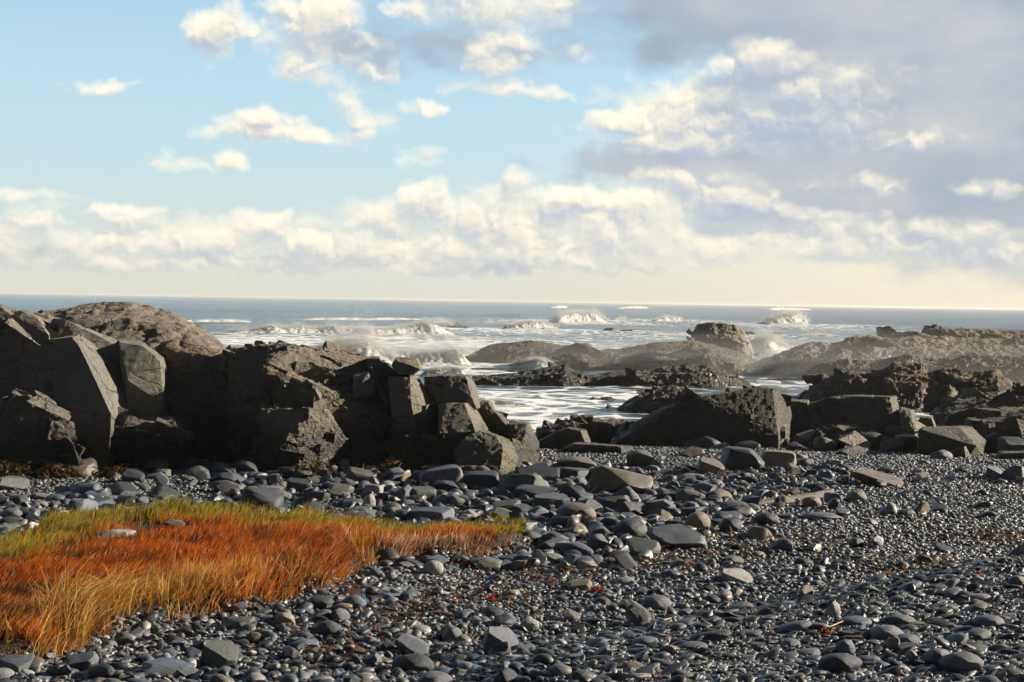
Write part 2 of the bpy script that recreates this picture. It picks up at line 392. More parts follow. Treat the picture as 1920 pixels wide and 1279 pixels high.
part('block', [PX((21.9, 224, 642, 266, 648), (21.8, 300, 676, 308, 697), (21.5, 306, 757, 258, 750, 241, 714), (21.5, 232, 905, 310, 905), (23.6, 222, 633, 270, 637, 312, 667, 320, 705, 322, 905))], LO, amp=.018, chunk=.7, fine=.5, crack=.2, color=(.92, .94, .9))
part('wall', [PX((22.7, 304, 690, 420, 676), (22.3, 300, 905, 440, 905), (25, 300, 690, 440, 668, 440, 905))], LO, amp=.03, chunk=.5, blk=(25, .3, .8), color=(.75, .75, .75))
part('spur', [PX((20.2, -60, 772, 27, 744, 52, 741), (20.25, 76, 752, 90, 765), (20.1, 117, 799), (19.95, 137, 834), (19.85, 150, 872), (19.8, -60, 910, 145, 908), (20.9, 60, 742, 97, 758), (20.7, 130, 802), (20.6, 157, 868, 157, 905), (21.6, 10, 740, 80, 745, 150, 905))], LO, vox=.028, amp=.03, chunk=.32, blk=(45, .15, .5), color=(.85, .82, .78))
part('ledge', [PX((20.8, 196, 910, 347, 910), (20.75, 210, 800, 330, 800), (21.2, 208, 789, 275, 782, 323, 781), (21.5, 345, 806, 352, 862, 352, 905), (22.6, 210, 786, 330, 782))], LO, vox=.028, amp=.03, chunk=.35, blk=(45, .15, .5), color=(.8, .78, .74))

# ================================================================== MIDDLE OUTCROP
MO = tag(empty('rock_outcrop', at(680, 885, 21.5)), 'jagged stepped outcrop of dark broken blocks with sunlit right faces, between grass and surf', 'rock outcrop')
part('crest', [PX((22.2, 428, 672, 470, 680), (21.9, 500, 690), (22, 430, 905), (21.4, 600, 905), (22.4, 428, 656, 467, 649, 500, 647), (24, 440, 655, 520, 645), (24, 440, 905, 600, 905)),
     PX((21.5, 500, 690), (21.7, 560, 712), (22.2, 640, 735), (22.4, 690, 738), (22.3, 500, 650, 523, 645, 560, 650), (22.7, 600, 661, 640, 666), (22.9, 688, 673, 698, 694, 700, 745), (24.2, 520, 642, 640, 661, 694, 670), (21.5, 520, 905), (22.6, 690, 905), (24, 700, 905))],
     MO, vox=.032, amp=.028, chunk=.3, crack=.6, blk=(130, .12, .42), color=(.95, .87, .78), label='rough brown top ridge of the outcrop')
part('lobe', [PX((21.8, 562, 700, 562, 735), (22., 612, 688, 612, 742), (22.8, 570, 686, 620, 688, 620, 740)), PX((21.95, 608, 700, 608, 738), (22.2, 655, 704, 656, 738), (22.9, 615, 688, 652, 696, 656, 738))], MO, vox=.03, amp=.03, chunk=.28, crack=.8, blk=(14, .12, .3), color=(1.05, 1, .9))
part('block', [PX((21.55, 662, 706, 690, 700), (21.8, 702, 714, 702, 743), (21.5, 662, 746), (22.7, 664, 699, 694, 694, 705, 745))], MO, amp=.025, chunk=.3, color=(1, .97, .95))
part('tier', [PX((21.4, 528, 738, 548, 716), (21.2, 585, 718, 560, 770), (21.0, 530, 890, 600, 890), (21.6, 607, 726), (21.9, 653, 750), (22., 707, 752), (22., 737, 778), (21.9, 762, 806), (21.7, 757, 890), (23, 552, 712, 607, 720, 655, 744, 710, 748, 768, 805, 768, 890))], MO, vox=.032, amp=.03, chunk=.25, crack=.6, blk=(130, .12, .4), color=(.9, .85, .76))
part('bench', [PX((20.75, 491, 768, 560, 766), (20.5, 490, 895, 560, 895), (21.05, 612, 768), (21.2, 640, 802), (21.2, 648, 830), (21.15, 668, 845, 664, 890), (22.4, 490, 760, 625, 762, 672, 845, 672, 890))], MO, vox=.03, amp=.03, chunk=.22, crack=.6, blk=(80, .10, .36), color=(1.1, 1.04, .95), label='lower broken step with wet shining faces')
part('plate', [PX((21.85, 691, 692, 696, 688, 722, 762, 731, 760), (22.9, 694, 690, 699, 688, 735, 758))], MO, vox=.02, amp=.012, chunk=.3)
part('filler', [PX((22.3, 690, 676, 715, 676, 740, 700), (22.1, 700, 770, 760, 775), (24, 690, 673, 740, 690, 790, 760), (22.2, 690, 890, 790, 890))], MO, amp=.05, chunk=.3, color=(.7, .7, .7))
part('cap', [PX((22.2, 694, 672, 711, 671, 717, 682, 712, 702, 692, 702), (23, 694, 669, 712, 668, 719, 682, 719, 705))], MO, vox=.025, amp=.02, chunk=.25)
part('pillar', [PX((21.7, 728, 708, 768, 708), (21.4, 771, 752, 735, 762), (22.3, 777, 706), (22.3, 800, 730), (22.1, 812, 752), (21.65, 794, 758), (21.3, 745, 890), (21.3, 790, 890), (23, 728, 703, 780, 703, 815, 750, 815, 890))], MO, amp=.028, chunk=.4, crack=.6, color=(.95, .95, .86))
part('wedge', [PX((21.6, 784, 759, 800, 760), (22.1, 820, 754, 824, 770), (21.6, 800, 814), (21.4, 780, 890), (22.4, 822, 752, 822, 890))], MO, vox=.025, amp=.022, chunk=.3, color=(1.15, 1.12, .95))
part('block', [PX((22.2, 795, 707, 831, 704), (21.9, 820, 756, 834, 756), (23.5, 800, 702, 832, 700, 834, 757), (22.1, 803, 880)), PX((22.05, 832, 704, 873, 706), (21.75, 886, 748, 832, 758), (22.5, 882, 706), (22.6, 893, 724), (22.5, 901, 764), (22.0, 894, 768), (23.6, 838, 700, 880, 702, 900, 765))], MO, amp=.022, chunk=.4, fine=.7, color=(.85, .85, .82))
part('block', [PX((21.5, 823, 760, 836, 756, 871, 756), (21.15, 891, 809), (21.1, 823, 813, 823, 890, 893, 890), (22.1, 883, 755), (22.1, 894, 772), (21.9, 914, 806), (21.6, 916, 890), (23, 825, 752, 884, 752, 916, 800, 916, 890))], MO, amp=.02, chunk=.5, fine=.7, crack=.4, color=(1.05, 1.02, .86), label='big smooth block with a pale sunlit right face')
for hs_ in [PX((22.9, 893, 752, 916, 754), (22.6, 944, 802), (22.4, 905, 890, 942, 890), (23.5, 895, 747, 920, 752, 948, 800, 950, 890)), PX((22.5, 930, 774, 950, 790), (22.3, 966, 818), (22.1, 930, 890, 972, 890), (23.2, 932, 772, 955, 788, 974, 850, 974, 890)),
     PX((22.3, 955, 795, 988, 795), (21.9, 978, 850), (22.7, 1000, 812), (22.6, 1010, 832), (22.2, 1010, 885), (22., 955, 890), (23.3, 956, 790, 992, 791, 1011, 830, 1011, 890)), PX((21.7, 961, 822), (21.3, 972, 885), (22.3, 984, 830), (22.1, 1003, 864, 1003, 890), (23, 965, 820, 1004, 862, 1004, 890))]:
    part('step', [hs_], MO, vox=.022, amp=.016, chunk=.3, crack=.6, blk=(9, .12, .34), color=(.95, .9, .8))
part('foot', [PX((20.9, 650, 885, 860, 895), (21.1, 660, 850, 760, 815, 830, 815), (22.6, 650, 850, 850, 810, 860, 890))], MO, vox=.03, amp=.03, chunk=.3, blk=(60, .12, .4), color=(.7, .66, .6), label='low black wet foot of the outcrop')
# loose blocks resting on it
def loose(name, label, cat, hulls, mat=M_block, **kw):
    o = part(name, hulls, None, mat, **kw); return tag(o, label, cat)
loose('boulder', 'loose grey boulder perched on top of the stepped outcrop against the surf', 'boulder', [PX((21.7, 747, 702, 776, 702, 788, 692), (21.8, 734, 684, 740, 696, 744, 676), (22, 742, 672, 780, 673, 790, 688), (22.8, 738, 684, 744, 670, 783, 671, 793, 690, 775, 703, 745, 704))], vox=.025, amp=.022, chunk=.25, color=(.9, .88, .85))
loose('boulder', 'big dark boulder with a ribbed sunlit right end leaning on the stepped outcrop', 'boulder', [PX((20.7, 851, 846), (20.8, 873, 820), (20.95, 900, 808), (20.85, 930, 818), (20.6, 943, 838), (20.3, 936, 893), (20.4, 858, 872, 862, 898), (21.3, 958, 832), (21.15, 970, 867), (20.65, 954, 897), (22, 860, 850, 905, 805, 962, 828, 972, 868, 950, 897))], vox=.03, amp=.035, chunk=.4, color=(.62, .62, .55))
loose('rock_slab', 'low flat dark slab lying at the foot of the stepped outcrop', 'slab', [PX((20.2, 790, 892, 934, 890), (20.3, 790, 876, 932, 874), (21.2, 800, 868, 930, 868), (21.2, 790, 890, 936, 886))], vox=.03, amp=.03, chunk=.4, color=(.5, .5, .48))

# ================================================================== ROCKS BEYOND THE BEACH, RIGHT
o = loose('rock_outcrop', 'huge black ramp-shaped rock with a wet sloping back and jagged sunlit end', 'rock outcrop', [PX((27, 1160, 828, 1305, 850, 1420, 842, 1459, 815), (27, 1160, 875, 1462, 870), (27.5, 1163, 811, 1222, 779, 1275, 754, 1313, 745, 1350, 750), (27.8, 1404, 732, 1425, 727, 1449, 730), (28.3, 1458, 730), (28.6, 1477, 738), (28.4, 1486, 793), (28.2, 1484, 812, 1480, 865), (29.8, 1166, 805, 1240, 764, 1330, 741, 1425, 724, 1479, 735, 1480, 860, 1170, 860))], M_ledge, vox=.035, amp=.03, chunk=.5, blk=(22, .15, .6), dip=.45, fine=.5, color=(.55, .55, .54))
loose('rock_outcrop', 'low dark weedy ridge at the near edge of the foaming pool', 'rock outcrop', [PX((28.5, 1012, 818, 1032, 802, 1063, 797), (28.6, 1130, 793, 1158, 800, 1160, 850, 1010, 850), (30, 1012, 814, 1040, 797, 1135, 789, 1162, 805, 1162, 850))], M_ledge, vox=.04, amp=.04, chunk=.4, blk=(50, .2, .6))
loose('boulder', 'dark wedge boulder with a shining wet top edge beside the pool', 'boulder', [PX((25.5, 1010, 829, 1040, 812, 1063, 804, 1088, 808), (25.4, 1100, 838, 1100, 860, 1010, 860), (26.1, 1099, 808, 1109, 832, 1108, 858), (27, 1012, 824, 1066, 800, 1098, 805, 1110, 850))], M_ledge, vox=.03, amp=.025, chunk=.4)
loose('rock_slab', 'long low dark slab with a pale cut right end below the ramp rock', 'slab', [PX((24.6, 1054, 843, 1079, 832, 1164, 838, 1166, 866, 1054, 868), (25.4, 1184, 839, 1184, 862), (25.8, 1060, 834, 1082, 827, 1184, 836, 1184, 860))], vox=.03, amp=.03, chunk=.4, aniso=(1, 1, 4), color=(.7, .66, .68))
loose('rock_slab', 'thick slab with a split bright yellow-lit right end', 'slab', [PX((23.4, 1183, 876, 1200, 874, 1252, 876), (23.2, 1185, 900, 1256, 904), (23.9, 1262, 876, 1261, 900), (24.4, 1188, 871, 1262, 873, 1262, 898)), PX((23.7, 1264, 878, 1266, 898), (24.0, 1280, 884, 1276, 896), (24.3, 1266, 876, 1281, 880, 1280, 894))], vox=.025, amp=.025, chunk=.35, color=(1, .92, .78))
loose('rock_wall', 'dark flat-faced rock wall standing right of the ramp rock', 'rock', [PX((29, 1482, 752, 1514, 754), (28.6, 1480, 840, 1530, 840), (30.5, 1480, 748, 1516, 750, 1530, 835)), PX((28.8, 1518, 760, 1550, 746, 1575, 747), (28.4, 1520, 840, 1580, 840), (30.5, 1520, 756, 1578, 742, 1580, 840)),
      PX((28.6, 1577, 748, 1600, 743, 1638, 746, 1668, 745), (28.2, 1575, 840, 1686, 838), (29.3, 1676, 744, 1684, 762, 1694, 802, 1694, 838), (30.5, 1580, 741, 1640, 741, 1680, 742, 1695, 838))], M_block, vox=.04, amp=.035, chunk=.6, color=(.6, .62, .58))
loose('boulder', 'narrow leaning block between the rock wall and the faceted boulder', 'boulder', [PX((28, 1688, 768, 1706, 770), (27.6, 1690, 835, 1716, 812, 1718, 835), (28.6, 1712, 770, 1721, 810), (29.5, 1690, 764, 1714, 768, 1722, 835))], vox=.035, amp=.03, chunk=.4, color=(.8, .8, .78))
loose('boulder', 'small pale wedge leaning against the faceted boulder', 'boulder', [PX((26.4, 1714, 790, 1716, 812), (27, 1728, 798, 1742, 804, 1724, 812), (27.6, 1716, 788, 1742, 803))], vox=.03, amp=.02, chunk=.3, color=(1.2, 1.1, .95))
loose('boulder', 'small grey block on edge above the faceted boulder', 'boulder', [PX((29, 1722, 790, 1726, 783, 1746, 784, 1752, 802, 1726, 806), (29.6, 1728, 781, 1748, 781, 1756, 800))], vox=.035, amp=.03, chunk=.35)
loose('boulder', 'big faceted dark boulder with a thin sunlit right edge on the gravel', 'boulder', [PX((25.4, 1714, 858, 1729, 806), (25.6, 1800, 802, 1815, 812), (25.2, 1832, 836, 1812, 862), (26.3, 1822, 802, 1848, 826), (26., 1842, 855), (27, 1732, 800, 1805, 798, 1822, 800, 1850, 826, 1842, 858, 1720, 860))], vox=.035, amp=.022, chunk=.7, fine=.6, color=(.55, .56, .54))
loose('boulder', 'small boulder with a bright right side in front of the faceted boulder', 'boulder', [PX((24.9, 1780, 862, 1782, 846, 1808, 838), (24.7, 1812, 864), (25.4, 1815, 836, 1826, 861), (26, 1786, 843, 1816, 835, 1826, 860))], vox=.025, amp=.015, chunk=.3, color=(.75, .75, .72))
loose('boulder', 'pale striped boulder tilted among dark rocks below the rock wall', 'boulder', [PX((26, 1572, 824, 1590, 840, 1628, 848), (26.6, 1600, 812, 1616, 818), (26.6, 1632, 833), (27.4, 1574, 818, 1602, 807, 1634, 831, 1630, 848))], vox=.025, amp=.02, chunk=.3, color=(1.15, 1.12, 1.02), aniso=(1, 1, 4))
loose('rock_slab', 'broad pointed dark slab at the gravel edge under the pale striped boulder', 'slab', [PX((25, 1546, 866, 1556, 852, 1575, 846), (24.9, 1660, 868), (25.6, 1600, 838, 1657, 864), (26.6, 1560, 848, 1602, 834, 1660, 862))], vox=.03, amp=.025, chunk=.4, color=(.72, .74, .7), aniso=(1, 1, 3))
loose('rock_slab', 'long humped black rock behind the pale striped boulder', 'slab', [PX((27.4, 1520, 830, 1525, 815, 1568, 800), (27.2, 1665, 850, 1520, 850), (28, 1632, 802, 1662, 818, 1665, 845), (28.8, 1524, 812, 1570, 796, 1634, 799, 1664, 840))], M_ledge, vox=.035, amp=.03, chunk=.4, blk=(20, .2, .6))
loose('rock_outcrop', 'black layered ledges running out of frame behind the faceted boulder', 'rock outcrop', [PX((27, 1842, 868, 1990, 868, 1850, 820), (27.4, 1850, 800, 1990, 790), (28.5, 1840, 786, 1990, 778), (31, 1840, 790, 1990, 765)), PX((30, 1760, 800, 1782, 774, 1832, 766), (29.5, 1760, 838, 1990, 838), (31, 1900, 762, 1990, 760), (32.5, 1785, 770, 1900, 760, 1990, 757))], M_ledge, vox=.045, amp=.04, chunk=.5, color=(.8, .8, .78), aniso=(1, 1, 3), blk=(60, .3, 1.2), dip=-.1)
loose('rock_outcrop', 'knobbly brown rocks catching light at the right end of the surf pools', 'rock outcrop', [PX((34, 1776, 776, 1800, 758, 1834, 748), (34, 1770, 800, 1900, 800), (35, 1862, 747, 1876, 768), (36.5, 1780, 771, 1834, 744, 1866, 744, 1900, 790)), PX((35, 1890, 770, 1910, 752, 1990, 748), (35, 1880, 800, 1990, 800), (37, 1895, 764, 1990, 742))], M_ledge, vox=.05, amp=.05, chunk=.5, color=(1.2, 1.1, 1), blk=(60, .3, 1.))
loose('rock_slab', 'low flat black slab on the gravel at the right edge of the beach', 'slab', [PX((24.6, 1868, 864, 1880, 850, 1980, 848, 1980, 868), (25.8, 1872, 846, 1980, 843, 1980, 864))], vox=.035, amp=.025, chunk=.4, color=(.7, .7, .7))
# filler bedrock between the beach edge and those rocks
loose('rock_ledge', 'dark weed-covered bedrock shelf under the boulders at the beach edge', 'rock ledge', [PX((25.6, 1000, 872, 1180, 874, 1300, 868), (27.2, 1000, 858, 1200, 850, 1320, 848), (31, 1000, 850, 1320, 840)), PX((26.4, 1300, 872, 1500, 860, 1560, 858), (27.8, 1300, 850, 1480, 838, 1700, 838), (31, 1300, 845, 1700, 830)), PX((26.8, 1540, 858, 1720, 858, 1900, 862), (28, 1540, 838, 1900, 838), (31, 1540, 825, 1900, 815))], M_ledge, vox=.05, amp=.05, chunk=.5, blk=(140, .3, 1.))

# ================================================================== ISLANDS AND LEDGES IN THE SURF
def ridge(name, label, cat, prof, Y, base, depth, vox, amp, chunk, mat=M_isle, color=(1, 1, 1), skew=0., nb=1., low=.3, **kw):
    hs = []
    for (x0, y0), (x1, y1) in zip(prof[:-1], prof[1:]):
        pts = []
        for x, y in ((x0, y0), (x1, y1)):
            y = min(y+low*chunk*F/Y, base-1)
            yy = Y+skew*(x-prof[0][0]); h = max(0.15, (base-y)/(base-min(p[1] for p in prof)+1e-6))
            a_ = at(x, y, yy-.12*depth*h); b_ = at(x, y, yy+.15*depth*h)
            f_ = at(x, base, yy-depth*.5*(.4+.6*h)); f_[2] = SEA-.6; k_ = f_.copy(); k_[1] = yy+depth*.6; k_[2] = SEA-.6
            md = (a_+f_)/2; md[2] = SEA+(a_[2]-SEA)*.62
            pts += [a_, b_, f_, k_, md]
        hs.append(pts)
    L_ = abs(prof[-1][0]-prof[0][0])*Y/F; sz_ = chunk*.75
    o = part(name, hs, None, mat, vox=vox*.85, amp=amp*.4, fine=1.2, chunk=chunk*.6, color=color, dip=kw.pop('dip', .2), blk=(int(nb*min(330, 26+L_*depth*.9/sz_**2*.5)), sz_*.4, sz_*2.1), bury=.27, flat=.45, **kw); return tag(o, label, cat)
ridge('rock_island', 'long rounded brown island rock in the surf trailing mist, left of the pale boulder', 'rock island',
      [(845, 684), (870, 664), (886, 653), (920, 639), (954, 633), (995, 631), (1036, 636), (1055, 640), (1098, 636), (1122, 648), (1160, 646), (1200, 639), (1230, 634), (1300, 630), (1380, 650), (1430, 672)], 84, 694, 9, .16, .36, 1.6, nb=.5, low=.18, color=(.8, .73, .58))
ridge('rock_island', 'tall pale grey boulder crowning the far rocks in the surf', 'rock island', [(1296, 645), (1299, 617), (1308, 602), (1330, 598), (1352, 599), (1380, 603), (1394, 612), (1408, 640), (1416, 664)], 88, 678, 5, .11, .3, .8, mat=M_block, color=(1.25, 1.2, 1.1))
ridge('rock_island', 'dark weed-draped ridge across the pool in front of the island', 'rock island', [(850, 712), (896, 704), (950, 700), (1000, 692), (1060, 682), (1080, 694), (1110, 702), (1150, 695), (1220, 692), (1285, 682), (1330, 682), (1380, 702), (1405, 716), (1414, 730)], 61, 740, 5, .10, .3, .9, low=.06, color=(.6, .57, .52), skew=.004)
ridge('rock_island', 'brown weedy mound rising from the near side of the pool', 'rock island', [(1150, 768), (1190, 742), (1225, 723), (1268, 721), (1310, 735), (1370, 752), (1420, 762)], 47, 772, 4, .09, .22, .7, low=.08, color=(.75, .64, .55))
ridge('rock_island', 'small low brown rock alone in the foaming pool', 'rock island', [(1100, 750), (1112, 738), (1122, 742), (1140, 738), (1158, 744), (1162, 754)], 52, 755, 1.5, .05, .08, .4, color=(.9, .75, .6))
ridge('rock_island', 'small squarish black rock in the calm strip of water', 'rock island', [(1441, 722), (1450, 704), (1475, 702), (1487, 706), (1491, 722)], 68, 724, 2, .07, .08, .5, color=(.8, .72, .6))
ridge('rock_island', 'low dark block in front of the island beside the blue surge', 'rock island', [(880, 700), (890, 682), (930, 681), (955, 683), (962, 700)], 74, 702, 3, .1, .16, .8, color=(.8, .76, .7))
ridge('rock_island', 'low rock shelf awash left of the island', 'rock island', [(780, 690), (800, 676), (830, 674), (850, 678), (870, 690)], 78, 694, 3, .1, .15, .8, color=(.8, .76, .7))
ridge('rock_island', 'rough brown rock shelf sloping behind the blue surge', 'rock island', [(1000, 690), (1020, 668), (1060, 655), (1090, 655), (1120, 668), (1150, 686)], 76, 694, 4, .12, .3, .9, color=(.8, .72, .62))
ridge('rock_ledge', 'thin far reef ledge awash among the distant breakers', 'rock ledge', [(836, 622), (850, 611), (880, 613), (920, 613), (955, 610), (985, 613), (1030, 616), (1050, 622)], 170, 622, 8, .25, .3, 2, color=(.9, .8, .7))
ridge('rock_ledge', 'tiny far reef awash behind the left island', 'rock ledge', [(1146, 622), (1160, 617), (1185, 615), (1200, 619), (1208, 622)], 165, 622, 5, .2, .2, 1.5, color=(.9, .8, .7))
ridge('rock_ledge', 'thin far reef awash right of the pale crowning boulder', 'rock ledge', [(1400, 628), (1410, 622), (1450, 622), (1472, 623), (1482, 629)], 160, 629, 5, .2, .2, 1.5, color=(.9, .8, .7))
ridge('rock_island', 'broad pale-crusted rock ridge at right behind the surf pools', 'rock island', [(1400, 668), (1430, 664), (1454, 651), (1482, 640), (1520, 627), (1556, 630), (1582, 626), (1592, 619), (1632, 616), (1673, 623), (1711, 620), (1745, 623), (1790, 626), (1850, 622), (1990, 624)], 82, 702, 10, .16, .5, 1.5, color=(1.1, 1.05, .98))
ridge('rock_island', 'far hazy flat-topped rock at the right edge of the sea', 'rock island', [(1744, 628), (1757, 616), (1771, 603), (1800, 601), (1822, 603), (1870, 606), (1990, 606)], 112, 645, 9, .22, .4, 2)
ridge('rock_island', 'small far hazy hump peeping over the broad right ridge', 'rock island', [(1684, 624), (1692, 612), (1712, 609), (1736, 616), (1744, 626)], 105, 645, 6, .2, .3, 1.5)
ridge('rock_island', 'craggy brown weedy rocks with glinting tops at right between pools', 'rock island', [(1479, 744), (1506, 730), (1539, 711), (1570, 695), (1592, 690), (1632, 696), (1664, 684), (1676, 673), (1726, 677), (1740, 690), (1782, 684), (1798, 699), (1820, 692), (1870, 687), (1898, 711), (1990, 716)], 50, 764, 6, .1, .36, .9, low=.15, color=(.8, .72, .63))
ridge('rock_ledge', 'jagged brown reef crest in front of the long island, below the pale boulder', 'rock ledge', [(1120, 690), (1150, 668), (1190, 672), (1230, 660), (1270, 664), (1320, 656), (1370, 666), (1410, 688)], 76, 698, 4, .11, .3, .8, color=(.85, .78, .66))
ridge('rock_ledge', 'dark jagged reef line crossing the foot of the broad right ridge', 'rock ledge', [(1500, 694), (1540, 672), (1590, 664), (1640, 668), (1700, 656), (1760, 664), (1820, 656), (1900, 660), (1990, 656)], 68, 706, 4, .1, .3, .8, color=(.75, .68, .58))
ridge('rock_ledge', 'low craggy reef catching light at the left end of the broad right ridge', 'rock ledge', [(1440, 676), (1462, 660), (1500, 650), (1540, 654), (1580, 646), (1620, 660), (1650, 678)], 77, 690, 4, .11, .3, .8, color=(1.1, 1.02, .9))
ridge('rock_ledge', 'low dark rock shelf joining the islands behind the strip of water', 'rock ledge', [(1385, 700), (1400, 684), (1450, 681), (1520, 680), (1560, 688), (1600, 700)], 72, 706, 5, .12, .25, .9, color=(.7, .66, .6))

# ================================================================== SEA
def sea_h(x, y):
    r = np.hypot(x, y); P = np.stack([x, y, 0*x], 1)
    A = ss(70, 160, r)
    z = A*(.30*np.sin(y*.155+x*.02+2*vn(P*.012, 3))*(.6+.6*vn(P*np.array([.008, .02, 1]), 4)) + .22*fbm(P*np.array([.05, .12, 1]), 3, 6))
    z = z+.05*fbm(P*np.array([.25, .5, 1]), 3, 8)*(1+1.5*A)
    return z
th = np.linspace(-.62, .62, 420); rr = np.geomspace(30, 5200, 700)
TH, RR = np.meshgrid(th, rr); SX = (RR*np.sin(TH)).ravel(); SY = (RR*np.cos(TH)).ravel()
SZ = SEA+sea_h(SX, SY)
# gentle foam masses: pool, lee of the breakers, wash round the islands
foam = np.zeros_like(SX)
def fo(px, py, rx, ry, v):
    global foam
    p = atz(px, py, SEA); foam = np.maximum(foam, v*np.exp(-(((SX-p[0])/rx)**2+((SY-p[1])/ry)**2)**1.2))
fo(1010, 770, 4.5, 16, .53); fo(1150, 745, 6, 12, .48); fo(940, 745, 3, 9, .56); fo(850, 690, 5, 10, .6); fo(1000, 680, 4, 9, .3)
fo(1470, 715, 7, 8, .5); fo(1720, 765, 12, 8, .5); fo(1550, 806, 6, 5, .5); fo(1100, 690, 6, 4, .5)
fo(640, 640, 34, 26, .55); fo(740, 672, 16, 16, .62); fo(560, 640, 22, 10, .45); fo(1000, 622, 30, 22, .5); fo(1230, 630, 30, 18, .42); fo(1090, 606, 26, 40, .5)
fo(1440, 655, 12, 14, .5); fo(1480, 610, 26, 40, .48); fo(1250, 602, 22, 40, .45); fo(1600, 620, 30, 25, .35)
nt, nr = len(th), len(rr); ii = (np.arange(nr-1)[:, None]*nt+np.arange(nt-1)[None]).ravel()
me = mesh_np('sea', np.stack([SX, SY, SZ], 1), np.stack([ii, ii+1, ii+nt+1, ii+nt], 1), M_sea); vflt(me, foam, 'foam')
tag(link('sea', me), kind='structure')

def ico(sub):
    bm = bmesh.new(); bmesh.ops.create_icosphere(bm, subdivisions=sub, radius=1)
    V = np.array([v.co[:] for v in bm.verts]); Fc = np.array([[v.index for v in f.verts] for f in bm.faces]); bm.free(); return V, Fc
ICO = {k: ico(k) for k in (1, 2, 3, 4)}
def m_wave():
    m, t = newmat('breaking_wave_water'); tc = t.n('ShaderNodeTexCoord').outputs['Object']
    f = t.n('ShaderNodeAttribute', attribute_name='foam').outputs['Fac']; n = t.noise(tc, 1.4, 6, .7)
    ff = t.mapr(t.math('ADD', f, t.math('MULTIPLY_ADD', n, 1.2, -.6)), .35, .6)
    bp = t.n('ShaderNodeBump', inp={'Height': t.noise(tc, 2.5, 6, .7), 'Strength': .6, 'Distance': .2})
    d = t.n('ShaderNodeBsdfDiffuse', inp={'Color': (.86, .87, .88, 1), 'Normal': bp.outputs[0]}); tr = t.n('ShaderNodeBsdfTranslucent', inp={'Color': (.88, .89, .88, 1)})
    fo_ = t.n('ShaderNodeMixShader', inp={0: .5, 1: d.outputs[0], 2: tr.outputs[0]})
    w = t.n('ShaderNodeBsdfPrincipled', inp={'Base Color': (.05, .11, .12, 1), 'Roughness': .2, 'IOR': 1.33, 'Normal': bp.outputs[0]})
    mx = t.n('ShaderNodeMixShader', inp={0: ff, 1: w.outputs[0], 2: fo_.outputs[0]}); t.n('ShaderNodeOutputMaterial', inp={0: mx.outputs[0]}); return m
M_wave = m_wave()
PROF = np.array([(-3.2, -.12, 0), (-2.2, .10, .1), (-1.3, .42, .25), (-.6, .78, .5), (-.15, .98, .9), (.15, 1., 1), (.42, .88, 1), (.55, .66, 1), (.66, .42, 1), (.9, .2, 1), (1.4, .08, .9), (2.4, -.02, .55), (3.4, -.14, .3)])
def spray_mat(H):
    m = bpy.data.materials.new('airborne_spray'); m.use_nodes = True; q = NT(m.node_tree)
    v = q.n('ShaderNodeVolumePrincipled', inp={'Color': (.97, .97, .96, 1), 'Density': .75/H, 'Anisotropy': .15}); q.n('ShaderNodeOutputMaterial', inp={'Volume': v.outputs[0]}); return m
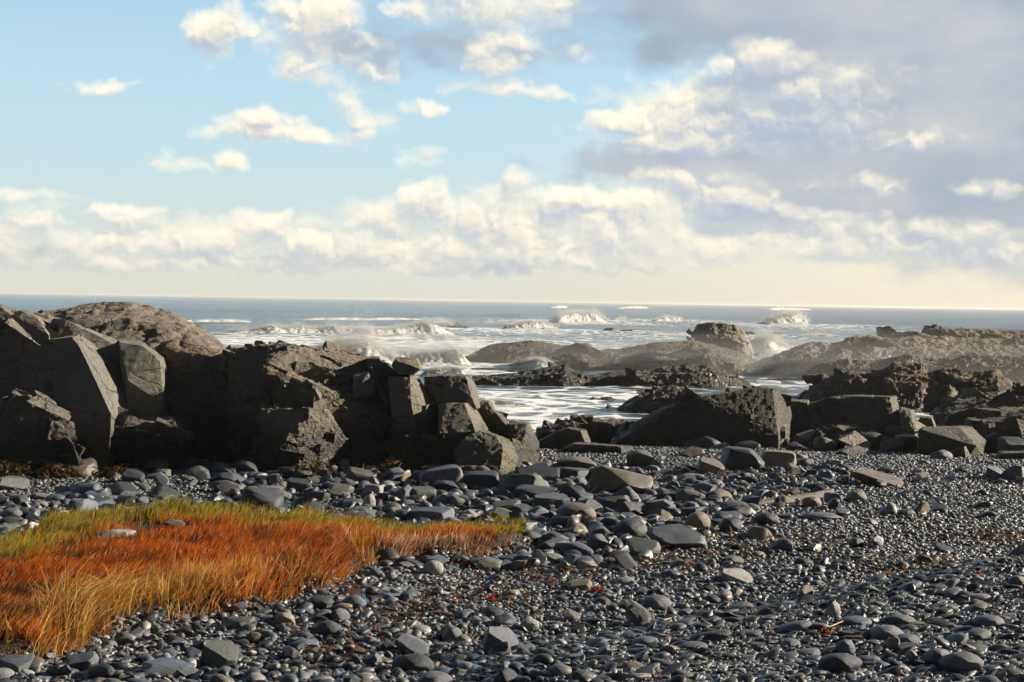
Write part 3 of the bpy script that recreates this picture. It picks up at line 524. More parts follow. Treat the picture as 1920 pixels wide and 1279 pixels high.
def breaker(label, x0, x1, base, heights, name='breaking_wave', cat='wave', thick=1., nflk=260, slope=0., puff=.5, fl=1., burst=0.):
    """a breaking sea: swell back, foaming crest and face, broken white water in front, drops of spray above"""
    hp = np.linspace(0, 1, len(heights)); p0 = atz(x0, base, SEA); p1 = atz(x1, base+slope*(x1-x0), SEA); sd0 = int(x0+base)
    sc_ = p0[1]/F; L = np.hypot(*(p1-p0)[:2]); Hm = max(heights)*sc_; ax = (p1-p0)/L; nm = np.array([ax[1], -ax[0], 0.])   # nm: toward the shore
    nt = int(np.clip(L/(Hm*.07), 40, 520)); ns = 46; tt = np.linspace(-.06, 1.06, nt); pu = np.linspace(0, len(PROF)-1, ns); pr = np.stack([np.interp(pu, np.arange(len(PROF)), PROF[:, k]) for k in range(3)], 1)
    q1 = np.stack([tt*L/Hm*.55, 0*tt, 0*tt], 1)
    h = np.interp(tt, hp, heights)*sc_*.9*(1+.17*fbm(q1*1.5, 3, sd0))*ss(-.06, .12, tt)*ss(1.06, .84, tt); off = Hm*.9*fbm(q1*.6, 3, sd0+5)
    T_, S_ = np.meshgrid(np.arange(nt), np.arange(ns), indexing='ij'); h2 = h[:, None]
    sp_ = .45*Hm+.55*h2
    V = p0[None, None]+(p1-p0)[None, None]*tt[:, None, None]+nm*(pr[None, :, 0]*thick*sp_+off[:, None])[..., None]+np.array([0, 0, 1.])*(pr[None, :, 1]*h2-.02*Hm)[..., None]
    V = V.reshape(-1, 3); fm = np.broadcast_to(pr[None, :, 2], (nt, ns)).ravel().copy(); env = np.broadcast_to(h2/Hm, (nt, ns)).ravel()
    bl_ = sum((np.abs(vn((V*np.array([1, 1, 1.2])/(Hm*.26/2**k))@_RT, sd0+k))*2-.5)*.48**k for k in range(4))
    wgt = ss(.35, .95, fm)*(.25+.75*env)
    V = V+nm*(.075*Hm*bl_*wgt)[:, None]+np.array([0, 0, 1.])*(.05*Hm*bl_*wgt)[:, None]
    ii = (np.arange(nt-1)[:, None]*ns+np.arange(ns-1)[None]).ravel(); b = np.array([V[:, 0].mean(), V[:, 1].mean(), SEA])
    m = mesh_np(name, V-b, np.stack([ii, ii+1, ii+ns+1, ii+ns], 1), M_wave); vflt(m, fm*ss(0, .25, env), 'foam')
    o = link(name, m, loc=b); tag(o, label, cat)
    T = np.array([[0, 0, 1.], [.94, 0, -.33], [-.47, .82, -.33], [-.47, -.82, -.33]]); TF = np.array([[0, 1, 2], [0, 2, 3], [0, 3, 1], [1, 3, 2]])
    q = nflk*44; t = rng.random(q); hh = np.interp(t, hp, heights)*sc_; cl = np.stack([t*L/Hm*1.3, rng.normal(size=q)*.5, 0*t], 1)
    jet = np.clip(.45+1.1*fbm(cl, 4, sd0+9), 0, 1.4); up = np.abs(rng.normal(size=q))
    z = np.where(rng.random(q) < .45, .75+.35*rng.random(q), .8+up*.55*jet*fl*(1+burst)); 
    pos = p0+(p1-p0)*t[:, None]+nm*((np.interp(t, tt, off)+hh*thick*(rng.normal(size=q)*.3*(1+.6*up)+.1))[:, None])+ax*(rng.normal(size=q)*.2*hh)[:, None]+np.array([0, 0, 1.])*(hh*z)[:, None]-b
    Vd = T[None]*(sc_*(.12+.5*rng.random(q)**3))[:, None, None]+pos[:, None, :]; Fd = (TF[None]+np.arange(q)[:, None, None]*4).reshape(-1, 3)
    # soft airborne spray
    Vs = []; Fs = []; of = 0; V0, F0 = ICO[3]; n = int(np.clip(4.5*L/Hm, 9, 110))
    pcs = []
    for k in range(n):
        u_ = (k+.2+.6*rng.random())/n; hk = np.interp(u_, hp, heights)*sc_; r_ = hk*(.14+.24*rng.random()**1.5)*(1+burst*.5)
        c = p0+(p1-p0)*u_+nm*(np.interp(u_, tt, off)-.1*hk)+np.array([0, 0, hk*(.5+.6*rng.random()*(1+burst*.8))])+nm*rng.normal()*.2*hk-b
        dd = 1+.6*fbm(V0*1.7+k*2.7, 4, sd0+k); pcs.append(mesh_np('tmp', V0*dd[:, None]*r_*np.array([1.35, 1., .8])+c, F0, None))
    um = union(pcs); um.name = 'spray_cloud'; um.materials.clear(); um.materials.append(spray_mat(Hm)); um.polygons.foreach_set('use_smooth', np.ones(len(um.polygons), bool))
    sc_o = link('spray_cloud', um, o); sc_o['kind'] = 'stuff'
    d = link('spray_drops', mesh_np('spray_drops', Vd.reshape(-1, 3), Fd, M_foam), o); d['kind'] = 'stuff'
    return o
breaker('long white breaker line rolling in behind the stepped outcrop, tallest at its right end', 415, 850, 628, [3, 9, 11, 20, 14, 17, 14, 20, 13, 16, 15, 18, 22, 30, 34, 22], thick=1.1, nflk=1300)
breaker('high burst of spray right behind the crest of the stepped outcrop', 555, 745, 690, [12, 30, 42, 48, 50, 54, 36, 20], name='wave_spray', cat='spray', nflk=2600, burst=.5)
breaker('churning white surf between the stepped outcrop and the island', 705, 880, 684, [18, 24, 28, 22, 27, 27, 33, 24], nflk=900)
breaker('rolling breaker farther out above the island', 1030, 1142, 606, [6, 16, 21, 23, 24, 21, 9], nflk=420)
breaker('curling breaker far out to the right of the pale boulder', 1430, 1510, 610, [5, 13, 20, 25, 26, 22, 8], nflk=420)
breaker('white splash bursting against the right side of the pale boulder', 1402, 1476, 660, [20, 30, 29, 20, 9], name='wave_spray', cat='spray', nflk=800, burst=.4)
breaker('low surf line breaking behind the thin far reef', 948, 1044, 616, [6, 10, 15, 14, 11, 5], nflk=300)
breaker('short small whitecap above the middle of the island rocks', 1220, 1280, 603, [3, 8, 10, 6], nflk=120)
breaker('tiny whitecap near the horizon left of the rolling breaker', 1034, 1064, 578, [2, 5, 4], nflk=15)
breaker('tiny broad whitecap near the horizon above the pale boulder', 1158, 1216, 579, [2, 4, 5, 3], nflk=15)
breaker('broad whitecap near the horizon above the curling breaker', 1438, 1522, 582, [2, 6, 5, 4, 3], nflk=25)
breaker('small breaker right of the rolling breaker', 1146, 1172, 600, [2, 6, 4], nflk=50)
breaker('blue-white surge running up between the island rocks', 955, 1034, 696, [10, 16, 22, 26, 18], name='wave_surge', cat='surge', nflk=400, thick=.8)
breaker('foamy wash spilling over the low shelf left of the island', 788, 872, 704, [10, 15, 17, 14], name='wave_surge', cat='surge', nflk=260)
breaker('white water pouring over the far low rocks right of the pale boulder', 1496, 1572, 634, [4, 7, 7, 4], nflk=120)
breaker('low foam line washing the near end of the pool by the stepped outcrop', 900, 966, 760, [6, 12, 9, 5], nflk=160)
breaker('faint unbroken swell with a thin white lip left of the long breaker', 330, 470, 604, [3, 5, 6, 4], nflk=30)
breaker('second thin white swell line above the long breaker', 560, 800, 600, [2, 4, 5, 3, 5, 4, 2], nflk=60)

# ================================================================== SKY, SUN
SUN_AZ, SUN_EL = R(75), R(20)     # azimuth to the right of the view, elevation
sd = bpy.data.lights.new('sun', 'SUN'); sd.energy = 5.0; sd.angle = R(.5); sd.color = (1, .88, .70)
so = link('sun', sd); sv = Vector((math.sin(SUN_AZ)*math.cos(SUN_EL), math.cos(SUN_AZ)*math.cos(SUN_EL), math.sin(SUN_EL)))
so.rotation_euler = sv.to_track_quat('Z', 'Y').to_euler(); so.location = (30, 5, 15)
w = bpy.data.worlds.new('World'); sc.world = w; w.use_nodes = True; t = NT(w.node_tree)
SKY_STR = .1; SKY_K = .475

w_d = t.n('ShaderNodeTexCoord').outputs['Generated']; s_ = t.n('ShaderNodeSeparateXYZ', inp={0: w_d})
sky = t.n('ShaderNodeTexSky', sky_type='NISHITA', sun_disc=False, sun_elevation=SUN_EL, sun_rotation=SUN_AZ, altitude=0, air_density=1., dust_density=.6, ozone_density=1.6).outputs[0]
k = 1/SKY_STR
el = t.math('MULTIPLY', t.math('ARCSINE', s_.outputs[2]), 180/math.pi)
hz = t.mapr(el, .0, 13., 0, 1, False)
blue = t.ramp(hz, (0, (.80, .79, .70)), (.2, (.70, .79, .77)), (.42, (.60, .81, .87)), (.7, (.54, .78, .93)), (1, (.45, .70, .92)))
blue = t.mix(t.math('MULTIPLY', t.mapr(s_.outputs[0], -.12, .42), t.mapr(el, 9., .5)), blue, (.98, .88, .68))
lum = t.n('ShaderNodeRGBToBW', inp={0: sky}).outputs[0]
rel_l = t.mapr(t.math('MULTIPLY', lum, SKY_STR), .15, .9, .92, 1.06, False)
clear = t.mix(.85, t.vm('MULTIPLY', sky, (SKY_STR,)*3), t.vm('MULTIPLY', blue, t.n('ShaderNodeCombineXYZ', inp={0: rel_l, 1: rel_l, 2: rel_l}).outputs[0]))
bc = t.mapr(t.noise(t.vm('MULTIPLY', w_d, (2.2, 2.2, 5)), 1.5, 5, .6, .3), .42, .6, 0, .9)
back = t.mix(bc, t.vm('MULTIPLY', sky, (SKY_STR*.28,)*3), (.075, .09, .115))  # unseen sky behind the camera, dimmed to lower fill on shaded rock
full = t.mix(t.math('MULTIPLY', t.mapr(s_.outputs[1], .1, .75), t.mapr(el, 48, 22)), back, clear)
bg = t.n('ShaderNodeBackground', inp={0: t.vm('MULTIPLY', full, (k, k, k)), 1: SKY_STR*SKY_K}); t.n('ShaderNodeOutputWorld', inp={0: bg.outputs[0]})
w.cycles.sampling_method = 'MANUAL'; w.cycles.sample_map_resolution = 256

# ---- cloud layer: a far shell with placed cloud masses, noise, and sun shading baked into its colour
#CLOUDS_BEGIN
def uv(px, py):
    d = ray(px, py); d = d/np.linalg.norm(d); return math.degrees(math.atan2(d[0], d[1])), math.degrees(math.asin(d[2]))
KD = math.degrees(1/F)   # degrees per pixel near the middle
BL = [  # cumulus: cx, cy, rx, ry, weight - cloud masses by bearing and height
 (412, 70, 56, 52, 1.), (490, 62, 70, 34, .62), (570, 26, 80, 46, 1.05), (566, 132, 74, 30, .72), (610, 150, 32, 22, .7), (620, 90, 60, 30, .45), (520, 100, 60, 30, .4),
 (505, 244, 96, 24, .95), (492, 224, 38, 24, .9), (575, 246, 38, 22, .75), (345, 312, 46, 22, .6), (434, 303, 34, 24, .9), (390, 315, 60, 14, .4),
 (715, 140, 48, 16, .6), (668, 190, 40, 32, .62), (702, 232, 52, 26, .62), (775, 198, 54, 14, .55), (690, 210, 60, 50, .35),
 (900, 16, 160, 44, 1.), (1030, 38, 40, 30, .85), (780, 22, 40, 24, .6), (930, 120, 44, 46, .6), (955, 168, 96, 20, .9), (1040, 178, 40, 14, .5), (960, 80, 100, 40, .45),
 (190, 165, 62, 14, .6), (60, 367, 90, 13, .65), (250, 392, 130, 10, .5), (780, 300, 36, 18, .45),  (1110, 190, 30, 24, .3),
 (1450, 128, 90, 40, 1.05), (1385, 145, 60, 26, .6), (1460, 190, 140, 60, 1.), (1606, 150, 46, 34, 1.), (1250, 205, 80, 40, 1.), (1180, 235, 90, 28, 1.), (1330, 225, 120, 44, .9), (1240, 268, 130, 34, .95), (1400, 255, 120, 44, .75), (1300, 285, 50, 22, .9), (1160, 230, 50, 18, .7),
 (1700, 262, 60, 26, .62), (1745, 250, 50, 14, .4), (1600, 352, 86, 20, .58), (1545, 342, 40, 18, .45), (1850, 345, 60, 16, .5), (1875, 360, 30, 20, .4), (1440, 205, 210, 95, .82), (1300, 240, 190, 55, .8), (1520, 265, 160, 45, .6), (1660, 170, 40, 30, .4),
 (50, 450, 120, 40, .8), (30, 432, 50, 20, .7), (180, 458, 110, 40, .75), (300, 450, 90, 44, .8), (400, 446, 80, 46, .8), (480, 428, 90, 34, .85), (370, 425, 40, 22, .7), (600, 455, 150, 52, .9), (680, 405, 76, 36, 1.), (640, 425, 60, 30, .8),
 (795, 380, 60, 36, 1.05), (860, 400, 90, 46, 1), (950, 372, 60, 30, .95), (965, 400, 100, 60, .95), (1060, 395, 100, 46, 1), (1180, 395, 110, 50, 1), (1290, 385, 90, 60, 1), (1380, 380, 80, 50, 1.05), (1420, 395, 60, 40, .8), (1250, 460, 240, 52, 1), (740, 440, 100, 44, .8),
 (1500, 440, 160, 40, .95), (1660, 440, 60, 34, 1.), (1560, 462, 120, 34, .9), (1770, 450, 110, 34, .95), (1870, 474, 120, 40, .95), (1960, 470, 100, 40, .9), (900, 478, 500, 34, .75), (1310, 345, 70, 24, .85), (1230, 335, 60, 18, .6), (1480, 400, 70, 20, .8), (440, 492, 420, 18, .55), (1540, 398, 50, 12, .6), (1000, 440, 240, 44, .85)]
DECK = [(1560, -10, 420, 84, 1.), (1830, 150, 330, 260, 1.2), (1700, 40, 340, 80, 1.1), (1560, 215, 220, 90, .9), (1460, 312, 330, 36, 1.1), (1270, 300, 130, 24, .9), (1720, 345, 360, 80, 1.2), (1900, 380, 180, 60, 1), (1560, 390, 180, 26, .7), (2080, 200, 280, 280, 1.2), (1250, 20, 110, 50, .6), (1200, 80, 120, 40, .3),
 (870, 76, 80, 34, .3), (955, 108, 56, 30, .4), (690, 84, 80, 36, .3), (640, 90, 40, 30, .3), (560, 494, 380, 13, .8), (1010, 466, 150, 15, .9), (830, 474, 200, 11, .6), (140, 488, 200, 15, .7), (1430, 424, 110, 13, .8), (900, 500, 240, 8, .5), (1850, 425, 120, 20, .5)]
CL_STEP = .04
cu = axis(-62, -22, 22, 62, CL_STEP, 40); cv = np.unique(np.concatenate([np.arange(-.4, 14.2, CL_STEP), np.geomspace(1, 33, 40)-1+14.2]))
def cloud_fields():
    U, V = np.meshgrid(cu, cv); sh = U.shape; u = U.ravel(); v = V.ravel(); P = np.stack([u, v, 0*u], 1)
    wa = np.stack([fbm(P*.6, 3, 41), fbm(P*.6, 3, 52)], 1); wb = np.stack([fbm(P*2., 3, 43), fbm(P*2., 3, 57)], 1)
    def field(lst, flat, amp, pw=.8):
        uu = u+amp*(.50*wa[:, 0]+.26*wb[:, 0]); vv = v+amp*(.30*wa[:, 1]+.2*wb[:, 1]); acc = np.full(len(u), -2.)
        for cx, cy, rx, ry, wt in lst:
            u0, v0 = uv(cx, cy); qx = (uu-u0)/(rx*KD*1.3); qy = (vv-v0)/(ry*KD*1.3); qy = np.where(qy < 0, qy*flat, qy)
            b = wt*(1-(qx*qx+qy*qy)**pw); m = np.maximum(acc, b); acc = m+.06*np.exp(-np.abs(acc-b)/.18)
        return acc
    M = np.maximum(field(BL, 1.3, .9), -1.2)
    out = 1-ss(0, 6, 22-np.abs(u)+3)*ss(0, 5, 17-v)
    M = M*(1-out)+out*(1.6*fbm(P*np.array([.11, .2, 1]), 4, 77)-.25)
    def billow(S, o, seed):
        a = 1.; sm = 0; tt = 0; Q = P*S+.3*wb[:, [0, 1, 0]]*np.array([1, 1, 0])
        for k in range(o):
            sm = sm+a*(np.abs(vn(Q, seed+7*k))*2-.62); tt += a; a *= .46; Q = (Q@_RT)*2.07+5.3
        return sm/tt
    bw = billow(np.array([.62, .95, 1]), 5, 21)
    n = .6*fbm(P*np.array([.7, 1.0, 1]), 6, 11, .45)+.6*bw
    T = np.clip(M-.02+n*(.8-.22*ss(2, 7, U.ravel())), 0, None).reshape(sh); T = T/(1+.3*T)
    D = field(DECK, 1., 1.5, .7); D = ss(-.2, .55, D+.4*fbm(P*np.array([.5, .9, 1]), 5, 91)).reshape(sh)
    dt = (.5+.5*fbm(P*np.array([.22, .4, 1]), 4, 95)).reshape(sh)
    def sh_(A, du, dv):
        a = int(round(du/CL_STEP)); b = int(round(dv/CL_STEP)); B = np.zeros(sh); B[:sh[0]-b, :sh[1]-a] = A[b:, a:]; return B
    H = T+.5*np.clip(bw, -.2, 1).reshape(sh)*ss(0, .3, T)
    rel = .35*(H-sh_(H, .08, .12))+.45*(H-sh_(H, .12, .28))+.35*(H-sh_(H, .16, .6))
    dep = sum(sh_(T, k_*.03, k_*.13) for k_ in range(1, 9))/8
    lit = .77+.62*rel-.42*dep+.10*ss(.5, .1, T)-.34*D*ss(12.6, 8.5, V)*ss(2, 6, U)+.1*ss(2, 6, U)*ss(9, 4, U)
    return sh, T, lit, D, dt
#CLOUDS_END
sh, cT, cS, cD, cG = cloud_fields()
UU, VV = np.meshgrid(np.radians(cu), np.radians(cv)); RC = 9000.
CV = np.stack([RC*np.sin(UU)*np.cos(VV), RC*np.cos(UU)*np.cos(VV), RC*np.sin(VV)], -1).reshape(-1, 3)
nr, nt = sh; ii = (np.arange(nr-1)[:, None]*nt+np.arange(nt-1)[None]).ravel()
mc, ct = newmat('cloud_layer'); at_ = lambda nm: ct.n('ShaderNodeAttribute', attribute_name=nm).outputs['Fac']
thick, sun_shade, deck, tone = at_('thickness'), at_('sun_shade'), at_('deck'), at_('tone')
ccol = ct.ramp(sun_shade, (0, (.46, .52, .62)), (.3, (.59, .62, .66)), (.52, (.78, .76, .69)), (.75, (.95, .89, .75)), (1, (1., .96, .82)))
dcol = ct.ramp(tone, (.2, (.35, .42, .51)), (.5, (.43, .475, .545)), (.8, (.57, .585, .605)))
elc = ct.math('ARCTAN2', ct.n('ShaderNodeSeparateXYZ', inp={0: ct.n('ShaderNodeNewGeometry').outputs['Position']}).outputs[2], RC)
air = ct.math('MULTIPLY', ct.mapr(elc, R(4.2), R(.3)), .4); ccol = ct.mix(air, ccol, (.80, .76, .64)); dcol = ct.mix(air, dcol, (.74, .73, .66))
af = ct.mapr(thick, 0, .78); ad = ct.math('MULTIPLY', deck, .95)
al = ct.math('SUBTRACT', 1., ct.math('MULTIPLY', ct.math('SUBTRACT', 1., af), ct.math('SUBTRACT', 1., ad)))
col = ct.mix(ct.math('DIVIDE', af, ct.math('MAXIMUM', al, .001)), dcol, ccol)
al = ct.math('MULTIPLY', ct.math('MULTIPLY', al, ct.mapr(elc, R(.1), R(1.6), .2, 1)), at_('edge'))
em = ct.n('ShaderNodeEmission', inp={0: col, 1: SKY_K}); tp = ct.n('ShaderNodeBsdfTransparent')
mx = ct.n('ShaderNodeMixShader', inp={0: al, 1: tp.outputs[0], 2: em.outputs[0]}); ct.n('ShaderNodeOutputMaterial', inp={0: mx.outputs[0]})
mc.cycles.emission_sampling = 'NONE'
me = mesh_np('clouds', CV, np.stack([ii, ii+1, ii+nt+1, ii+nt], 1), mc)
vflt(me, cT.ravel(), 'thickness'); vflt(me, np.clip(cS, 0, 1).ravel(), 'sun_shade'); vflt(me, cD.ravel(), 'deck'); vflt(me, cG.ravel(), 'tone'); vflt(me, (ss(62, 50, np.abs(np.degrees(UU)))*ss(46, 36, np.degrees(VV))).ravel(), 'edge')
tag(link('clouds', me), kind='stuff')
sc.view_settings.view_transform = 'Standard'; sc.view_settings.look = 'None'; sc.view_settings.exposure = 1.15; sc.view_settings.gamma = 1
sc.cycles.max_bounces = 6; sc.cycles.diffuse_bounces = 2; sc.cycles.glossy_bounces = 2; sc.cycles.transmission_bounces = 4; sc.cycles.volume_bounces = 0
sc.cycles.use_denoising = True; sc.cycles.use_adaptive_sampling = True; sc.cycles.adaptive_threshold = .02

# ================================================================== STONES
def stone_shape(sub, sharp, seed, round_=.0):
    r = np.random.default_rng(seed); V, Fc = ICO[sub]; V = V.copy()
    n = r.integers(7, 11) if sharp > .5 else r.integers(5, 9)
    for _ in range(n):
        d = r.normal(size=3); d /= np.linalg.norm(d); o = r.uniform(.34, .74) if sharp > .5 else r.uniform(.58, .9)
        dot = V@d; ex = np.clip(dot-o, 0, None); V = V-np.outer(ex*(.94 if sharp > .5 else .72), d)
    if sharp <= .5: V = V*(.55+.45/np.maximum(np.linalg.norm(V, axis=1), .5))[:, None]
    V = V*(1+.05*fbm(V*1.7+seed, 3, seed)+(.03*fbm(V*5+seed, 2, seed) if sub > 2 else 0))[:, None]
    V = V-(V.max(0)+V.min(0))/2; V = V/(V.max(0)-V.min(0))*2
    return V, Fc
def slab_shape(sub, seed):
    r = np.random.default_rng(seed); V, Fc = ICO[sub]; V = np.sign(V)*np.abs(V)**.38
    for _ in range(5):
        d = r.normal(size=3)*np.array([1, 1, .5]); d /= np.linalg.norm(d); o = r.uniform(.75, 1.1)
        V = V-np.outer(np.clip(V@d-o, 0, None)*.95, d)
    V = V*(1+.05*fbm(V*1.8+seed, 3, seed))[:, None]; V = V-(V.max(0)+V.min(0))/2; V = V/(V.max(0)-V.min(0))*2
    return V, Fc
SHAPES = {'round': [stone_shape(4, .2, 300+k) for k in range(10)], 'angular': [stone_shape(4, .9, 400+k) for k in range(12)], 'slab': [slab_shape(4, 500+k) for k in range(8)]}
SMESH = {k: [mesh_np('stone', v, f, M_stone) for v, f in L] for k, L in SHAPES.items()}
for k in ('angular', 'slab'):
    for m in SMESH[k]: m.set_sharp_from_angle(angle=R(38))
GREYS = dict(grey=(.112, .132, .162), blue=(.092, .12, .168), dark=(.032, .039, .05), pale=(.29, .29, .295), brown=(.14, .115, .09), purple=(.118, .118, .155), green=(.088, .102, .092), tan=(.24, .195, .145), white=(.34, .33, .32))
placed = []
def put_stone(name, kind, pos, sx, sy, sz, rz, tilt, color, sink=.28, shape=None):
    m = random.choice(SMESH[kind]) if shape is None else SMESH[kind][shape % len(SMESH[kind])]
    o = link(name, m); j = .9+.2*random.random(); o.color = tuple(min(1, c*j) for c in color)+(1,)
    o.rotation_euler = (tilt[0], tilt[1], rz); o.scale = (sx, sy, sz)
    o.location = (pos[0], pos[1], pos[2]+sz*(1-2*sink)); placed.append((pos[0], pos[1], max(sx, sy)*.8)); return o
def stone(cx, bot, w, h, kind, col, label, name='stone', rz=None, tilt=None, sink=.2, shape=None, dep=.8):
    p = gnd(cx, bot); sc_ = p[1]/F; sx = w*sc_/2; sz = h*sc_/2/(1-sink*.75); sy = sx*dep
    p = p+np.array([p[0]/p[1], 1, 0])*sy*.55; p[2] = g1(p[0], p[1])
    o = put_stone(name, kind, p, sx, sy, sz, random.uniform(-.25, .25) if rz is None else rz, (random.uniform(-.1, .1), random.uniform(-.1, .1)) if tilt is None else tilt, GREYS[col], sink, shape)
    return tag(o, label, 'boulder' if name == 'boulder' else 'stone')
